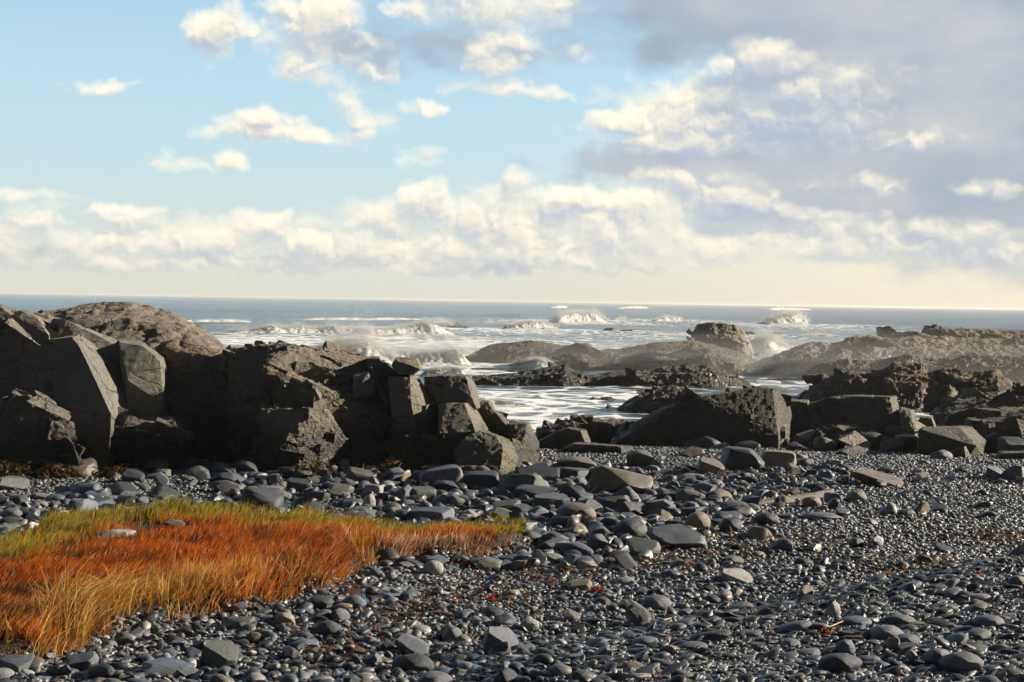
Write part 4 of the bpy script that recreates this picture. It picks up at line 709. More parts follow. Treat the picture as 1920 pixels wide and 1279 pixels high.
ST = [
 (414, 1252, 70, 52, 'angular', 'green', 'large angular grey-green stone with a sunlit top right of the front grass tussock'),
 (153, 1256, 66, 32, 'angular', 'grey', 'broad wedge-shaped grey stone directly under the golden grass tussock'),
 (30, 1264, 66, 28, 'slab', 'grey', 'smooth grey stone at the bottom left corner below the tussock'),
 (445, 1183, 64, 22, 'slab', 'green', 'flat pale-ended stone in the shade of the grass bank'),
 (315, 1270, 98, 28, 'angular', 'blue', 'long low blue stone near the bottom edge, left of the large grey-green stone'),
 (635, 1168, 44, 28, 'angular', 'purple', 'blocky stone with a flat bright right face below the front grass edge'),
 (538, 1176, 38, 28, 'angular', 'tan', 'small brownish pyramid-shaped stone below the front grass edge'),
 (601, 1142, 52, 24, 'round', 'dark', 'dark oblong stone just outside the front grass edge'),
 (664, 1142, 46, 26, 'round', 'grey', 'rounded grey stone beside the little puddle'),
 (570, 1222, 56, 22, 'angular', 'blue', 'pale blue wedge stone lying among small pebbles'),
 (772, 1231, 66, 40, 'angular', 'grey', 'angular grey stone with a notched bright top near the bottom middle'),
 (775, 1264, 84, 40, 'round', 'dark', 'long dark loaf-shaped stone in front of the notched grey stone'),
 (938, 1232, 70, 60, 'angular', 'purple', 'biggest foreground stone, flat pale top, dark front'),
 (938, 1238, 42, 36, 'angular', 'dark', 'dark stone leaning on the front of the biggest foreground stone'),
 (848, 1206, 40, 32, 'round', 'grey', 'knobbly streaked stone left of the biggest foreground stone'),
 (700, 1252, 36, 28, 'angular', 'grey', 'upright grey stone left of the long dark loaf-shaped stone'),
 (817, 1296, 70, 36, 'round', 'purple', 'rounded pinkish stone cut by the bottom edge'),
 (948, 1292, 48, 40, 'angular', 'dark', 'dark angular stone cut by the bottom edge under the biggest foreground stone'),
 (617, 1194, 48, 30, 'round', 'dark', 'dark rounded stone leaning right, below the flat-faced blocky stone'),
 (734, 1091, 22, 19, 'round', 'pale', 'small smooth egg-shaped stone standing at the puddle rim'),
 (812, 1079, 40, 28, 'round', 'pale', 'pale cream stone at the tip of the grass shade'),
 (908, 1068, 68, 22, 'angular', 'green', 'long dark stone with a pale ridge near the grass tip'),
 (1196, 1175, 48, 48, 'angular', 'green', 'pointed greenish stone standing up like a tooth'),
 (1232, 1144, 56, 28, 'round', 'purple', 'purple-grey oblong stone behind the pointed tooth stone'),
 (1378, 1095, 66, 27, 'angular', 'white', 'whitish hump-backed stone alone on fine gravel'),
 (1086, 1109, 50, 22, 'angular', 'tan', 'low stone with a bright right slope beside the red seaweed'),
 (1100, 1070, 42, 20, 'angular', 'pale', 'pale wedge stone above the brown wrack'),
 (993, 1183, 36, 23, 'round', 'pale', 'round pale stone above the biggest foreground stone'),
 (1336, 1132, 36, 17, 'round', 'dark', 'dark teal oval stone on the fine gravel'),
 (1374, 1059, 46, 17, 'angular', 'green', 'flat grey-green stone in the brown wrack line'),
 (1210, 1214, 50, 19, 'round', 'grey', 'flat oval grey stone below the pointed tooth stone'),
 (1800, 1263, 84, 38, 'round', 'purple', 'largest smooth flat stone in the bottom right corner'),
 (1585, 1230, 38, 31, 'round', 'blue', 'round blue-grey stone on the near shingle ridge'),
 (1853, 1178, 58, 23, 'round', 'purple', 'long pale lilac stone on the shingle ridge near the right edge'),
 (1659, 1201, 72, 27, 'round', 'grey', 'long slanting grey stone on the ridge right of the red seaweed tuft'),
 (1690, 1173, 54, 19, 'round', 'green', 'dark greenish flat stone above the long slanting stone'),
 (1699, 1212, 50, 22, 'round', 'blue', 'pale blue oblong stone under the long slanting stone'),
 (1674, 1221, 26, 29, 'angular', 'tan', 'two-toned upright stone, tan on its right side'),
 (1709, 1241, 24, 22, 'round', 'pale', 'egg-shaped pale stone near the bottom right'),
 (1576, 1262, 84, 36, 'round', 'dark', 'long dark cobble lying diagonally at the bottom of the ridge'),
 (1908, 1099, 34, 20, 'round', 'purple', 'pinkish round stone at the right frame edge'),
 (1562, 1161, 28, 36, 'angular', 'pale', 'upright stone with a pale sunlit edge left of the dark ridge'),
 (1634, 1114, 34, 16, 'angular', 'green', 'grey-green wedge stone at the far side of the ridge'),
 (1513, 1118, 32, 22, 'angular', 'brown', 'brownish rounded-block stone on the gravel before the ridge'),
 (1758, 1248, 54, 30, 'round', 'grey', 'speckled grey stone left of the largest smooth flat stone'),
 (1604, 1176, 60, 18, 'round', 'grey', 'smooth flat stone right above the red seaweed tuft'),
 (1637, 911, 108, 33, 'angular', 'brown', 'long sloping boulder alone on the far gravel', 'boulder'),
 (1902, 902, 54, 30, 'angular', 'grey', 'grey pyramid stone at the right edge of the far gravel'),
 (1863, 897, 34, 24, 'angular', 'blue', 'bluish stone left of the grey pyramid stone'),
 (1730, 904, 26, 20, 'angular', 'pale', 'small stone with a white right end on the sandy patch'),
 (1163, 928, 124, 52, 'angular', 'brown', 'big brown peaked boulder in the middle of the rubble', 'boulder'),
 (1126, 906, 60, 36, 'round', 'brown', 'rounded brown boulder leaning behind the big peaked one', 'boulder'),
 (1294, 945, 58, 30, 'angular', 'green', 'grey-green stone with one sharp bright facet right of the rubble'),
 (1345, 942, 56, 26, 'angular', 'brown', 'rough brown crusted stone right of the sharp-faceted one'),
 (1295, 960, 36, 20, 'round', 'green', 'smooth domed stone below the sharp-faceted one'),
 (1308, 995, 48, 36, 'round', 'tan', 'pale tan stone leaning up at the edge of the gravel'),
 (1369, 998, 44, 28, 'round', 'dark', 'dark round stone with a tan right side'),
 (1354, 983, 40, 24, 'round', 'dark', 'dark dome stone behind the tan-sided one'),
 (1381, 958, 66, 18, 'round', 'green', 'long flat grey stone lying over the dark domes'),
 (1232, 976, 64, 22, 'angular', 'brown', 'brown flat wedge stone left of the tan leaning stone'),
 (1436, 985, 48, 24, 'round', 'dark', 'dark long rounded stone at the head of the gravel'),
 (1538, 976, 74, 16, 'round', 'grey', 'long flat grey stone below the driftwood log'),
 (1522, 952, 38, 22, 'round', 'brown', 'brown rounded stone resting by the driftwood log'),
 (1562, 941, 34, 18, 'slab', 'blue', 'bluish block at the end of the driftwood log'),
 (1605, 940, 40, 20, 'round', 'brown', 'brown boulder-like cobble right of the bluish block'),
 (1181, 1013, 66, 42, 'round', 'dark', 'big dark leaning stone with a bright right edge beside the gravel'),
 (1124, 1037, 50, 38, 'angular', 'green', 'rough pale-topped lump of stone below the big leaning stone'),
 (1080, 980, 76, 38, 'round', 'brown', 'big rounded brown boulder with a ribbed right side', 'boulder'),
 (1173, 946, 56, 36, 'angular', 'purple', 'purple-grey pointed stone in front of the big peaked boulder'),
 (1010, 978, 42, 30, 'angular', 'grey', 'grey wedge stone with a lit right slope above the grass tip'),
 (948, 983, 52, 32, 'angular', 'green', 'blocky grey-green stone behind the grass tip'),
 (905, 991, 42, 28, 'angular', 'dark', 'dark blocky stone left of the grey-green block behind the grass tip'),
 (984, 974, 26, 15, 'round', 'brown', 'small warm brown oval stone behind the grass tip'),
 (948, 958, 60, 20, 'angular', 'brown', 'brown flat-topped stone in the rubble behind the grass'),
 (1005, 939, 80, 26, 'slab', 'dark', 'dark straight-edged slab in the rubble'),
 (995, 912, 50, 26, 'angular', 'brown', 'dark stone with an orange-brown lit end in the rubble'),
 (1052, 921, 38, 18, 'round', 'brown', 'brown oblong stone left of the big peaked boulder'),
 (1086, 914, 30, 21, 'angular', 'grey', 'grey angular stone beside the big peaked boulder'),
 (1088, 884, 84, 28, 'angular', 'brown', 'long flat brown boulder below the cut-ended slab', 'boulder'),
 (1008, 900, 92, 30, 'angular', 'dark', 'dark wedge boulder with a broken lit right end', 'boulder'),
 (1034, 1022, 66, 26, 'angular', 'green', 'long stone with a bright square right end past the grass tip'),
 (1020, 1014, 40, 19, 'angular', 'dark', 'dark flat stone touching the grass tip'),
 (645, 885, 46, 32, 'slab', 'pale', 'pale slab propped against the foot of the stepped outcrop'),
 (518, 917, 44, 28, 'angular', 'green', 'dark stone with a pale sloping right face, left part of the rubble'),
 (514, 945, 38, 36, 'angular', 'green', 'triangular stone with a lit right edge just behind the green grass'),
 (536, 898, 36, 22, 'slab', 'dark', 'squarish dark block at the shaded foot of the stepped outcrop'),
 (700, 927, 36, 19, 'slab', 'pale', 'small bright square-faced stone in the rubble'),
 (758, 943, 46, 35, 'angular', 'grey', 'tilted stone showing a bright rectangular face'),
 (597, 942, 44, 24, 'angular', 'dark', 'dark stone with a tiny bright tip behind the grass'),
 (694, 954, 20, 30, 'angular', 'pale', 'narrow upright bright stone at the back edge of the grass'),
 (840, 926, 56, 26, 'angular', 'dark', 'dark sharp-ridged slab in the rubble behind the grass'),
 (735, 963, 40, 22, 'round', 'grey', 'dark domed stone with a lit right side at the back of the grass'),
 (903, 909, 72, 38, 'angular', 'brown', 'brown crusty boulder in front of the flat dark slab', 'boulder'),
 (160, 935, 54, 30, 'slab', 'grey', 'squared grey block at the back left of the grass'),
 (303, 917, 30, 34, 'angular', 'grey', 'thin upright slab standing behind the grass'),
 (1392, 882, 84, 42, 'slab', 'dark', 'big square-cut dark block on the gravel edge', 'boulder'),
 (1330, 888, 54, 30, 'angular', 'brown', 'dark peaked boulder left of the square-cut block', 'boulder'),
 (1459, 875, 64, 30, 'slab', 'tan', 'block with a bright tan right face beside the square-cut block', 'boulder'),
 (1502, 866, 26, 16, 'angular', 'tan', 'small rusty stone behind the tan-faced block'),
 (1500, 874, 50, 14, 'slab', 'dark', 'low dark slab right of the tan-faced block'),
 (1568, 873, 26, 12, 'angular', 'white', 'small very bright stone at the gravel edge'),
 (1765, 862, 42, 20, 'angular', 'grey', 'grey wedge stone in front of the faceted boulder'),
 (1205, 876, 62, 34, 'angular', 'green', 'mossy-looking dark boulder behind the split-ended slab', 'boulder'),
 (1298, 858, 46, 22, 'angular', 'brown', 'dark boulder with a bright pointed right tip', 'boulder'),
 (1322, 842, 62, 26, 'angular', 'dark', 'dark boulder with rusty end under the ramp rock', 'boulder'),
 (212, 1014, 72, 20, 'angular', 'pale', 'pale flat stone lying in the orange grass'),
 (328, 990, 38, 16, 'angular', 'brown', 'small brown stone showing through the rear of the grass'),
 (20, 978, 46, 26, 'round', 'grey', 'grey cobble left of the grass near the frame edge'),
 (34, 948, 40, 20, 'round', 'dark', 'dark cobble at the far left behind the grass'),
 (35, 970, 26, 14, 'round', 'pale', 'small pale cobble on top of the pile left of the grass'),
]
for k, a in enumerate(ST):
    nm = a[7] if len(a) > 7 else 'stone'
    stone(*a[:7], name=nm, shape=k*7)

def wedged(cx, bot, Y, w, h, kind, col, label, group):
    p = at(cx, bot, Y); q = Y/F; sx, sz = w*q/2, h*q/2
    o = put_stone('boulder', kind, p, sx, sx*random.uniform(.7, .95), sz*1.2, random.uniform(-.4, .4), (random.uniform(-.2, .2), random.uniform(-.3, .3)), GREYS[col], .15); return tag(o, label, 'boulder', group)
rj = random.Random(12)
for cx, bot, Y, w, h in [(1512, 838, 27.6, 52, 30), (1548, 846, 26.8, 44, 24), (1600, 856, 26, 40, 20), (1636, 840, 27.4, 60, 30), (1672, 850, 26.6, 46, 28), (1700, 842, 27, 40, 26), (1492, 852, 26.6, 38, 22), (1400, 852, 26.4, 46, 22), (1352, 856, 26.2, 40, 22), (1245, 862, 25.6, 50, 22), (1758, 836, 28, 50, 28), (1862, 838, 27, 54, 28), (1900, 846, 26.4, 50, 24), (1680, 822, 28.2, 44, 24)]:
    wedged(cx, bot, Y, w, h, rj.choice(['angular', 'angular', 'slab']), rj.choice(['dark', 'dark', 'green', 'brown']), 'dark angular block in the jumble along the beach edge below the rock wall', 'dark blocks jumbled along the beach edge')
for cx, bot, w, h in [(372, 898, 40, 22), (420, 902, 50, 24), (468, 892, 44, 26), (566, 900, 40, 20), (612, 902, 46, 22), (676, 904, 52, 24), (742, 900, 48, 24), (792, 906, 44, 22), (836, 898, 40, 20), (250, 904, 40, 20), (560, 922, 46, 24), (640, 930, 48, 24), (790, 938, 50, 26), (850, 950, 46, 24)]:
    p = gnd(cx, bot); wedged(cx, bot, p[1], w, h, rj.choice(['angular', 'angular', 'slab']), rj.choice(['dark', 'dark', 'grey', 'green']), 'dark angular block lying in the shade at the foot of the stepped outcrop', 'dark blocks at the foot of the outcrop')

# numbered-in-hundreds cobbles: each its own object, of a few zones
def inframe(x, y, z, m=1.02):
    v = np.stack([x, y, z-CZ], -1)@MROT; px = 960-F*v[..., 0]/v[..., 2]; py = 639.5+F*v[..., 1]/v[..., 2]
    return (px > 960-960*m) & (px < 960+960*m) & (py < 639.5+640*m) & (py > 838)
gsd = lambda x, y: poly_sd(np.asarray(x, float), np.asarray(y, float), GP)
def bdist(x, y):
    e = BERM_B-BERM_A; L = np.hypot(*e); return ((x-BERM_A[0])*e[1]-(y-BERM_A[1])*e[0])/L
cnt = 0; tries = 0
_c = np.random.default_rng(4); _Y = 8.9+15.5*_c.random(20000)**1.35; _X = (_c.random(20000)*2-1)*.38*_Y; _Z = ground(_X, _Y); _ok = inframe(_X, _Y, _Z) & (gsd(_X, _Y) < -.08)
while cnt < 160 and tries < 19999:
    tries += 1
    if not _ok[tries]: continue
    X, Y = float(_X[tries]), float(_Y[tries])
    px = 960+F*X/Y; rub = (Y > 14.2 and px < 1320 and Y < 21); ridge_ = bdist(X, Y) > -.1 and X > .5
    if Y > 14 and not rub and random.random() > .08: continue
    if not rub and random.random() > .55: continue
    if px > 1000 and 11.2 < Y < 14.2 and not ridge_ and random.random() > .3: continue
    r = random.uniform(.055, .095) if not rub else random.uniform(.09, .2)*(1 if random.random() < .75 else 1.45)
    if any((X-a)**2+(Y-b)**2 < (r*.8+c)**2 for a, b, c in placed): continue
    if rub:
        kind = random.choice(['angular', 'angular', 'angular', 'slab']); col = random.choice(['grey', 'dark', 'green', 'brown', 'dark', 'green', 'purple'])
        lab, gr = 'loose dark angular stone in the rubble between the grass and the rocks', 'angular stones of the rubble below the rocks'
    elif ridge_:
        kind = 'round'; col = random.choice(['blue', 'grey', 'dark', 'purple', 'grey', 'green'])
        lab, gr = 'smooth flattened grey cobble on the shingle ridge at the lower right', 'cobbles on the near shingle ridge'
    elif px < 1000 and Y < 13.5:
        kind = random.choice(['round', 'round', 'angular']); col = random.choice(['grey', 'blue', 'dark', 'purple', 'pale', 'grey'])
        lab, gr = 'rounded grey cobble among pebbles in front of the grass', 'cobbles in front of the grass'
    else:
        kind = random.choice(['round', 'round', 'angular']); col = random.choice(['grey', 'blue', 'dark', 'purple', 'brown', 'pale'])
        lab, gr = 'grey cobble lying on the finer gravel of the open beach', 'cobbles on the open gravel'
    o = put_stone('cobble', kind, np.array([X, Y, g1(X, Y)]), r*random.uniform(.9, 1.5), r*random.uniform(.7, 1), r*random.uniform(.42, .7) if not ridge_ else r*.42, random.uniform(-.5, .5) if ridge_ else random.uniform(0, 6.28),
                  (random.uniform(-.22, .22), random.uniform(-.22, .22)-(.25 if ridge_ else 0)), GREYS[col], .22)
    tag(o, lab, 'cobble', gr); cnt += 1

# pebbles: one uncountable mass
def pebble_field(name, n, region, rmin, rmax, sub, seed, zoff=.0, clump=None):
    r = np.random.default_rng(seed); nv = 14
    sh_ = [stone_shape(sub, .9 if (k % 10)/10 < (clump or .25) else .1, seed+k*3) for k in range(nv)]; V0 = np.array([s[0] for s in sh_]); F0 = sh_[0][1]
    X, Y, S = region(r, n); Z = ground(X, Y); keep = inframe(X, Y, Z, 1.32) & (gsd(X, Y) < .02+.10*r.random(len(X))); X, Y, Z, S = X[keep], Y[keep], Z[keep], S[keep]; n = len(X)
    sz = S*(rmin+(rmax-rmin)*r.random(n)**2.2); rid = (bdist(X, Y) > -.1) & (X > .5)
    sc_ = np.stack([sz*r.uniform(1., 1.55, n), sz*r.uniform(.75, 1.05, n), sz*np.where(rid, .42, r.uniform(.42, .8, n))], 1)
    a = np.where(rid, r.normal(0, .4, n), r.uniform(0, 2*np.pi, n)); tx = r.normal(0, .28, n); ty = r.normal(0, .28, n)-np.where(rid, .25, 0)
    ca, sa, cx, sx, cy, sy = np.cos(a), np.sin(a), np.cos(tx), np.sin(tx), np.cos(ty), np.sin(ty)
    Rm = np.stack([np.stack([ca*cy, ca*sy*sx-sa*cx, ca*sy*cx+sa*sx], 1), np.stack([sa*cy, sa*sy*sx+ca*cx, sa*sy*cx-ca*sx], 1), np.stack([-sy, cy*sx, cy*cx], 1)], 1)
    V = V0[r.integers(0, nv, n)]*sc_[:, None, :]; V = np.einsum('nij,nvj->nvi', Rm, V)
    V += np.stack([X, Y, Z+sc_[:, 2]*r.uniform(.1, .75, n)+zoff], 1)[:, None, :]
    k = V0.shape[1]; Fc = (F0[None]+np.arange(n)[:, None, None]*k).reshape(-1, 3)
    pal = np.array([GREYS[c] for c in ('grey', 'blue', 'dark', 'purple', 'grey', 'blue', 'dark', 'brown', 'pale', 'green', 'tan', 'white', 'grey', 'dark')])
    col = pal[r.integers(0, len(pal), n)]*(r.uniform(.4, 1.25, n) if not clump else r.uniform(.35, .95, n))[:, None]
    bs_ = bdist(X, Y); col = col*(1-.6*(ss(-.2, .1, bs_)*ss(1.7, 1., bs_)*ss(.6, 1.4, X)))[:, None]  # ridge band darkened: shade among the stacked stones painted into pebble colour
    wr = ss(.15, .5, fbm(np.stack([X*.9, Y*1.6, 0*X], 1), 4, 333)); col = col*(1-.3*wr)[:, None]
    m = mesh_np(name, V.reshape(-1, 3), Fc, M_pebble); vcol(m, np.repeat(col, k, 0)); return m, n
def fan(y0, y1, pw):
    def f(r, n):
        Y = y0+(y1-y0)*r.random(n)**pw; X = (r.random(n)*2-1)*.50*Y+.0; return X, Y, np.ones(n)
    return f
def near_med(r, n):
    Y = 7.8+6.3*r.random(n)**1.15; X = (r.random(n)*2-1)*.50*Y; cl = fbm(np.stack([X*.6, Y*.8, 0*X], 1), 3, 71); px = 960+F*X/Y
    k = (r.random(n) < np.clip(.75+.8*cl-ss(10.8, 13.2, Y)*.5*(px > 850), .06, 1)); return X[k], Y[k], np.ones(k.sum())
def rubble_med(r, n):
    Y = 13.5+8.5*r.random(n); X = (r.random(n)*2-1)*.50*Y; px = 960+F*X/Y; cl = fbm(np.stack([X*.6, Y*.8, 0*X], 1), 3, 72)
    k = (r.random(n) < np.clip(.95+.5*cl-ss(1150, 1420, px-60*(Y-16))*.93, .03, 1)) & ~((px < 440) & (Y > 17.8)); return X[k], Y[k], np.ones(k.sum())
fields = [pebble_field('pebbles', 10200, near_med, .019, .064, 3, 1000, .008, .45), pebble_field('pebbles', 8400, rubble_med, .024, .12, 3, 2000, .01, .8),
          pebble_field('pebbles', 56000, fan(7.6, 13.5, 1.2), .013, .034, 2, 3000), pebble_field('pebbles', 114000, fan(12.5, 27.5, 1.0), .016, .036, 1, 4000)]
fields[0][0].set_sharp_from_angle(angle=R(38)); fields[1][0].set_sharp_from_angle(angle=R(34))
for (m, n), lab in zip(fields, ('p',)*4):
    tag(link('pebbles', m), kind='stuff')

# ================================================================== MARSH GRASS
def blades(n, seed, select, hfun, cfun, lean, width=.009, name='marsh_grass'):
    r = np.random.default_rng(seed); lo, hi = GP.min(0), GP.max(0)
    X = r.uniform(lo[0], hi[0], n); Y = r.uniform(lo[1], hi[1], n); sd_ = gsd(X, Y); k = (sd_ > -.03) & (sd_ > -.02+.16*fbm(np.stack([X*2.6, Y*2.6, 0*X], 1), 3, 81)) & ((sd_ > .12) | (Y > 15.6) | (r.random(n) < .75)) & select(X, Y, sd_, r); X, Y, sd_ = X[k], Y[k], sd_[k]; n = len(X)
    Z = ground(X, Y)-.01; H = hfun(X, Y, sd_, r); col = cfun(X, Y, sd_, r)
    cq = np.stack([X*2.3, Y*2.3, 0*X], 1); ang = np.arctan2(lean[1], lean[0])+r.normal(0, .75, n)+1.5*fbm(cq, 3, seed+2); lw = np.hypot(*lean)*(.4+.9*r.random(n)+1.1*np.clip(fbm(cq*.6, 3, seed), -.4, 1))
    br = r.random(n) < .10; lw = np.where(br, 1.6+r.random(n), lw); H = H*np.where(br, .8, 1)*(1+.55*fbm(cq*1.4, 2, seed+4)); ang = np.where(br, r.uniform(0, 6.28, n), ang)
    wd = r.normal(0, .5, n); wx, wy = np.cos(wd), np.sin(wd); W = width*(.6+.8*r.random(n)); segs = 4; Vs = []
    for j in range(segs+1):
        tt = j/segs; off = lw*H*tt**1.8; hh = H*(tt-.28*np.clip(lw, 0, 1.5)*tt**2.2); ww = W*(1-tt**1.6*.92)
        bx, by, bz = X+np.cos(ang)*off, Y+np.sin(ang)*off, Z+hh
        Vs.append(np.stack([bx-wx*ww/2, by-wy*ww/2, bz], 1)); Vs.append(np.stack([bx+wx*ww/2, by+wy*ww/2, bz], 1))
    V = np.stack(Vs, 1); q = np.array([[2*j, 2*j+1, 2*j+3, 2*j+2] for j in range(segs)]); Fc = (q[None]+np.arange(n)[:, None, None]*2*(segs+1)).reshape(-1, 4)
    tipf = np.linspace(.55, 1.25, segs+1).repeat(2)[None, :, None]  # blade colour darkened toward the base, painted self-shadow
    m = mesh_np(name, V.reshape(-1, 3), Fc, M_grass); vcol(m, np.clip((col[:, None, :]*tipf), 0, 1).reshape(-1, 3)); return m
REAR = GP[0:11]; FRONT = GP[13:][::-1]
def dline(x, y, L):
    d = np.full(x.shape, 1e9)
    for (ax, ay), (bx, by) in zip(L[:-1], L[1:]):
        ex, ey = bx-ax, by-ay; t_ = np.clip(((x-ax)*ex+(y-ay)*ey)/(ex*ex+ey*ey), 0, 1); d = np.minimum(d, np.hypot(x-ax-t_*ex, y-ay-t_*ey))
    return d
def gpar(X, Y):
    a, b = dline(X, Y, REAR), dline(X, Y, FRONT); return a, b, 960+F*X/Y
def jit_(c, r, n, a=.25): return np.array(c)[None]*(1+r.normal(0, a, n))[:, None].clip(.4, 1.8)*(1+r.normal(0, .07, (n, 3)))
def gcol(X, Y, sd_, r):
    a, b, px = gpar(X, Y); n = len(X); nz = fbm(np.stack([X*1.1, Y*.9, 0*X], 1), 4, 61)
    o = jit_((.56, .135, .012), r, n); g_ = jit_((.36, .30, .035), r, n); st = jit_((.62, .33, .07), r, n); rd = jit_((.34, .062, .010), r, n); pk = jit_((.62, .42, .26), r, n); ye = jit_((.55, .27, .03), r, n)
    def mixm(c, d, p): m = (r.random(n) < p)[:, None]; return np.where(m, d, c)
    c = mixm(o, rd, np.clip(.35+.9*nz, 0, .9))
    c = mixm(c, ye, np.clip(ss(1.5, .5, a)*.6, 0, 1)); c = mixm(c, g_, np.clip(ss(1.0, .4, a)*(.95+.5*nz), 0, .95))
    c = mixm(c, st, np.clip(ss(1.3, .2, b)*(.6+.6*nz)*ss(680, 330, px), 0, .9)); c = mixm(c, pk, .06+.1*ss(.5, .1, b))
    tip = (px > 690)*ss(.55, .2, b)*ss(1000, 930, px); c = mixm(c, pk, tip*.7); c = mixm(c, g_, ss(925, 965, px)*.6)
    dk = jit_((.05, .035, .015), r, n); c = mixm(c, dk, .10+.5*ss(.1, .4, fbm(np.stack([X*1.5, Y*2.2, 0*X], 1), 3, 64))); return c
def gh(X, Y, sd_, r):
    a, b, px = gpar(X, Y); n = len(X); h = .13+.05*fbm(np.stack([X*1.5, Y*1.5, 0*X], 1), 3, 62)
    h = h+.03*ss(.9, .2, a)*(px < 720)+.09*ss(.9, .2, b)*(px < 700); h = h*(1-.35*ss(650, 850, px)); return h*r.uniform(.55, 1.25, n)
def holes(X, Y, sd_, r):
    h = fbm(np.stack([X*.8, Y*1.1, 0*X], 1), 3, 66); return r.random(len(X)) < np.clip(1.2-2.6*ss(.16, .36, h), .05, 1)*np.where(fbm(np.stack([X*3, Y*3, 0*X], 1), 2, 69) > .28, .35, 1)
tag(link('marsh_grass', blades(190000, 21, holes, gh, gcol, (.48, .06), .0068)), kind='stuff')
# taller drooping tussocks along the front bank
def fsel(X, Y, sd_, r):
    b = dline(X, Y, FRONT); px = 960+F*X/Y; t_ = fbm(np.stack([X*2.2, Y*2.2, 0*X], 1), 2, 67)
    return (b < .42) & (r.random(len(X)) < np.clip(.45+1.8*t_, .03, 1)*np.where(px > 760, .4, 1))
def fh(X, Y, sd_, r):
    px = 960+F*X/Y; return (.19+.17*ss(450, 150, px)+.06*fbm(np.stack([X*2.2, Y*2.2, 0*X], 1), 2, 67))*r.uniform(.5, 1.3, len(X))*np.where(px > 700, .7, 1)
def fcol(X, Y, sd_, r):
    n = len(X); px = 960+F*X/Y; c = jit_((.70, .42, .10), r, n); p = r.random(n)[:, None]
    c = np.where(p < .3+.45*ss(300, 560, px)[:, None], jit_((.46, .15, .022), r, n), c); c = np.where(p > .9, jit_((.2, .2, .04), r, n), c); return np.where((p > .75) & (p < .86), jit_((.6, .42, .26), r, n), c)
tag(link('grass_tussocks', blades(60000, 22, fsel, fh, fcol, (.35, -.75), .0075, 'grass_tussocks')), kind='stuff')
def rsel(X, Y, sd_, r):
    a = dline(X, Y, REAR); px = 960+F*X/Y; return (a < .55) & (px < 700) & (r.random(len(X)) < .35)
def rh(X, Y, sd_, r): return (.17+.07*fbm(np.stack([X*2, Y*2, 0*X], 1), 2, 68))*r.uniform(.5, 1.25, len(X))
def rcol(X, Y, sd_, r):
    n = len(X); p = r.random(n)[:, None]; return np.where(p < .6, jit_((.38, .32, .035), r, n), np.where(p < .85, jit_((.55, .30, .035), r, n), jit_((.55, .15, .02), r, n)))
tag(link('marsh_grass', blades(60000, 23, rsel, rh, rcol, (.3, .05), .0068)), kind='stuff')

# ================================================================== SEAWEED, DRIFTWOOD, PUDDLE
def weed_mesh(name, n, spread, hgt, length, width, cols, seed, up=.5, drop=0.):
    r = np.random.default_rng(seed); Vs = []; Fs = []; Cs = []; off = 0
    for k in range(n):
        p = np.array([r.normal()*spread[0]/2, r.normal()*spread[1]/2, hgt*r.random()*.6]); d = np.array([r.normal(), r.normal(), up*abs(r.normal())-drop]); d /= np.linalg.norm(d)
        side = np.cross(d, r.normal(size=3)); side /= np.linalg.norm(side); L = length*r.uniform(.5, 1.3); S = 6; c = np.array(cols[r.integers(len(cols))])*r.uniform(.6, 1.3)
        for j in range(S+1):
            t_ = j/S; w_ = width*(.5+.9*math.sin(math.pi*min(1, t_*1.05)))*r.uniform(.7, 1.3); Vs += [p-side*w_/2, p+side*w_/2]; Cs += [c, c]
            p = p+d*L/S; d = d+r.normal(size=3)*.35+np.array([0, 0, -.12]); d /= np.linalg.norm(d); p[2] = max(p[2], .004+.01*r.random()) if drop == 0 else p[2]
        Fs += [[off+2*j, off+2*j+1, off+2*j+3, off+2*j+2] for j in range(S)]; off += 2*(S+1)
    m = mesh_np(name, Vs, Fs, M_grass); vcol(m, np.clip(np.array(Cs), 0, 1)); return m
RED = [(.42, .06, .015), (.4, .1, .02), (.2, .03, .012)]; ORG = [(.42, .17, .03), (.35, .11, .02), (.2, .07, .02)]; BRN = [(.12, .05, .02), (.2, .08, .025), (.07, .035, .015), (.25, .13, .04)]
SW = [(1120, 1112, 44, 'bright red seaweed scrap beside the low bright-sloped stone', RED), (1548, 1192, 42, 'largest red-orange seaweed tuft on the near shingle ridge', RED), (1692, 1072, 30, 'dark orange seaweed clump at the far side of the ridge', RED),
      (1665, 1080, 26, 'small orange seaweed scrap left of the dark orange clump', ORG), (1226, 1055, 26, 'small yellow-orange seaweed curl in the wrack line', ORG), (1034, 1100, 24, 'yellow seaweed scrap left of the bright red one', ORG),
      (925, 1127, 40, 'long reddish seaweed strand below the grass tip', RED), (1725, 1056, 18, 'tiny orange scrap right of the dark orange clump', ORG), (1237, 1278, 22, 'red seaweed scrap at the bottom edge', RED),
      (705, 1186, 26, 'dull red seaweed strand among pebbles below the puddle', RED), (722, 1162, 18, 'little orange seaweed scrap near the puddle', ORG), (1836, 1078, 18, 'orange seaweed scrap on the dark face of the ridge', ORG),
      (1400, 898, 26, 'rusty seaweed scrap on the far gravel', ORG), (870, 1060, 60, 'deep red seaweed mat hanging at the end of the grass bank', RED)]
for px, py, wpx, lab, cols in SW:
    p = gnd(px, py); s_ = .62*wpx*p[1]/F
    tag(link('seaweed_scrap', weed_mesh('seaweed_scrap', 34, (s_*.45, s_*.4), s_*.3, s_*.42, s_*.085, cols, int(px)), loc=(p[0], p[1], p[2]+.015)), lab, 'seaweed')
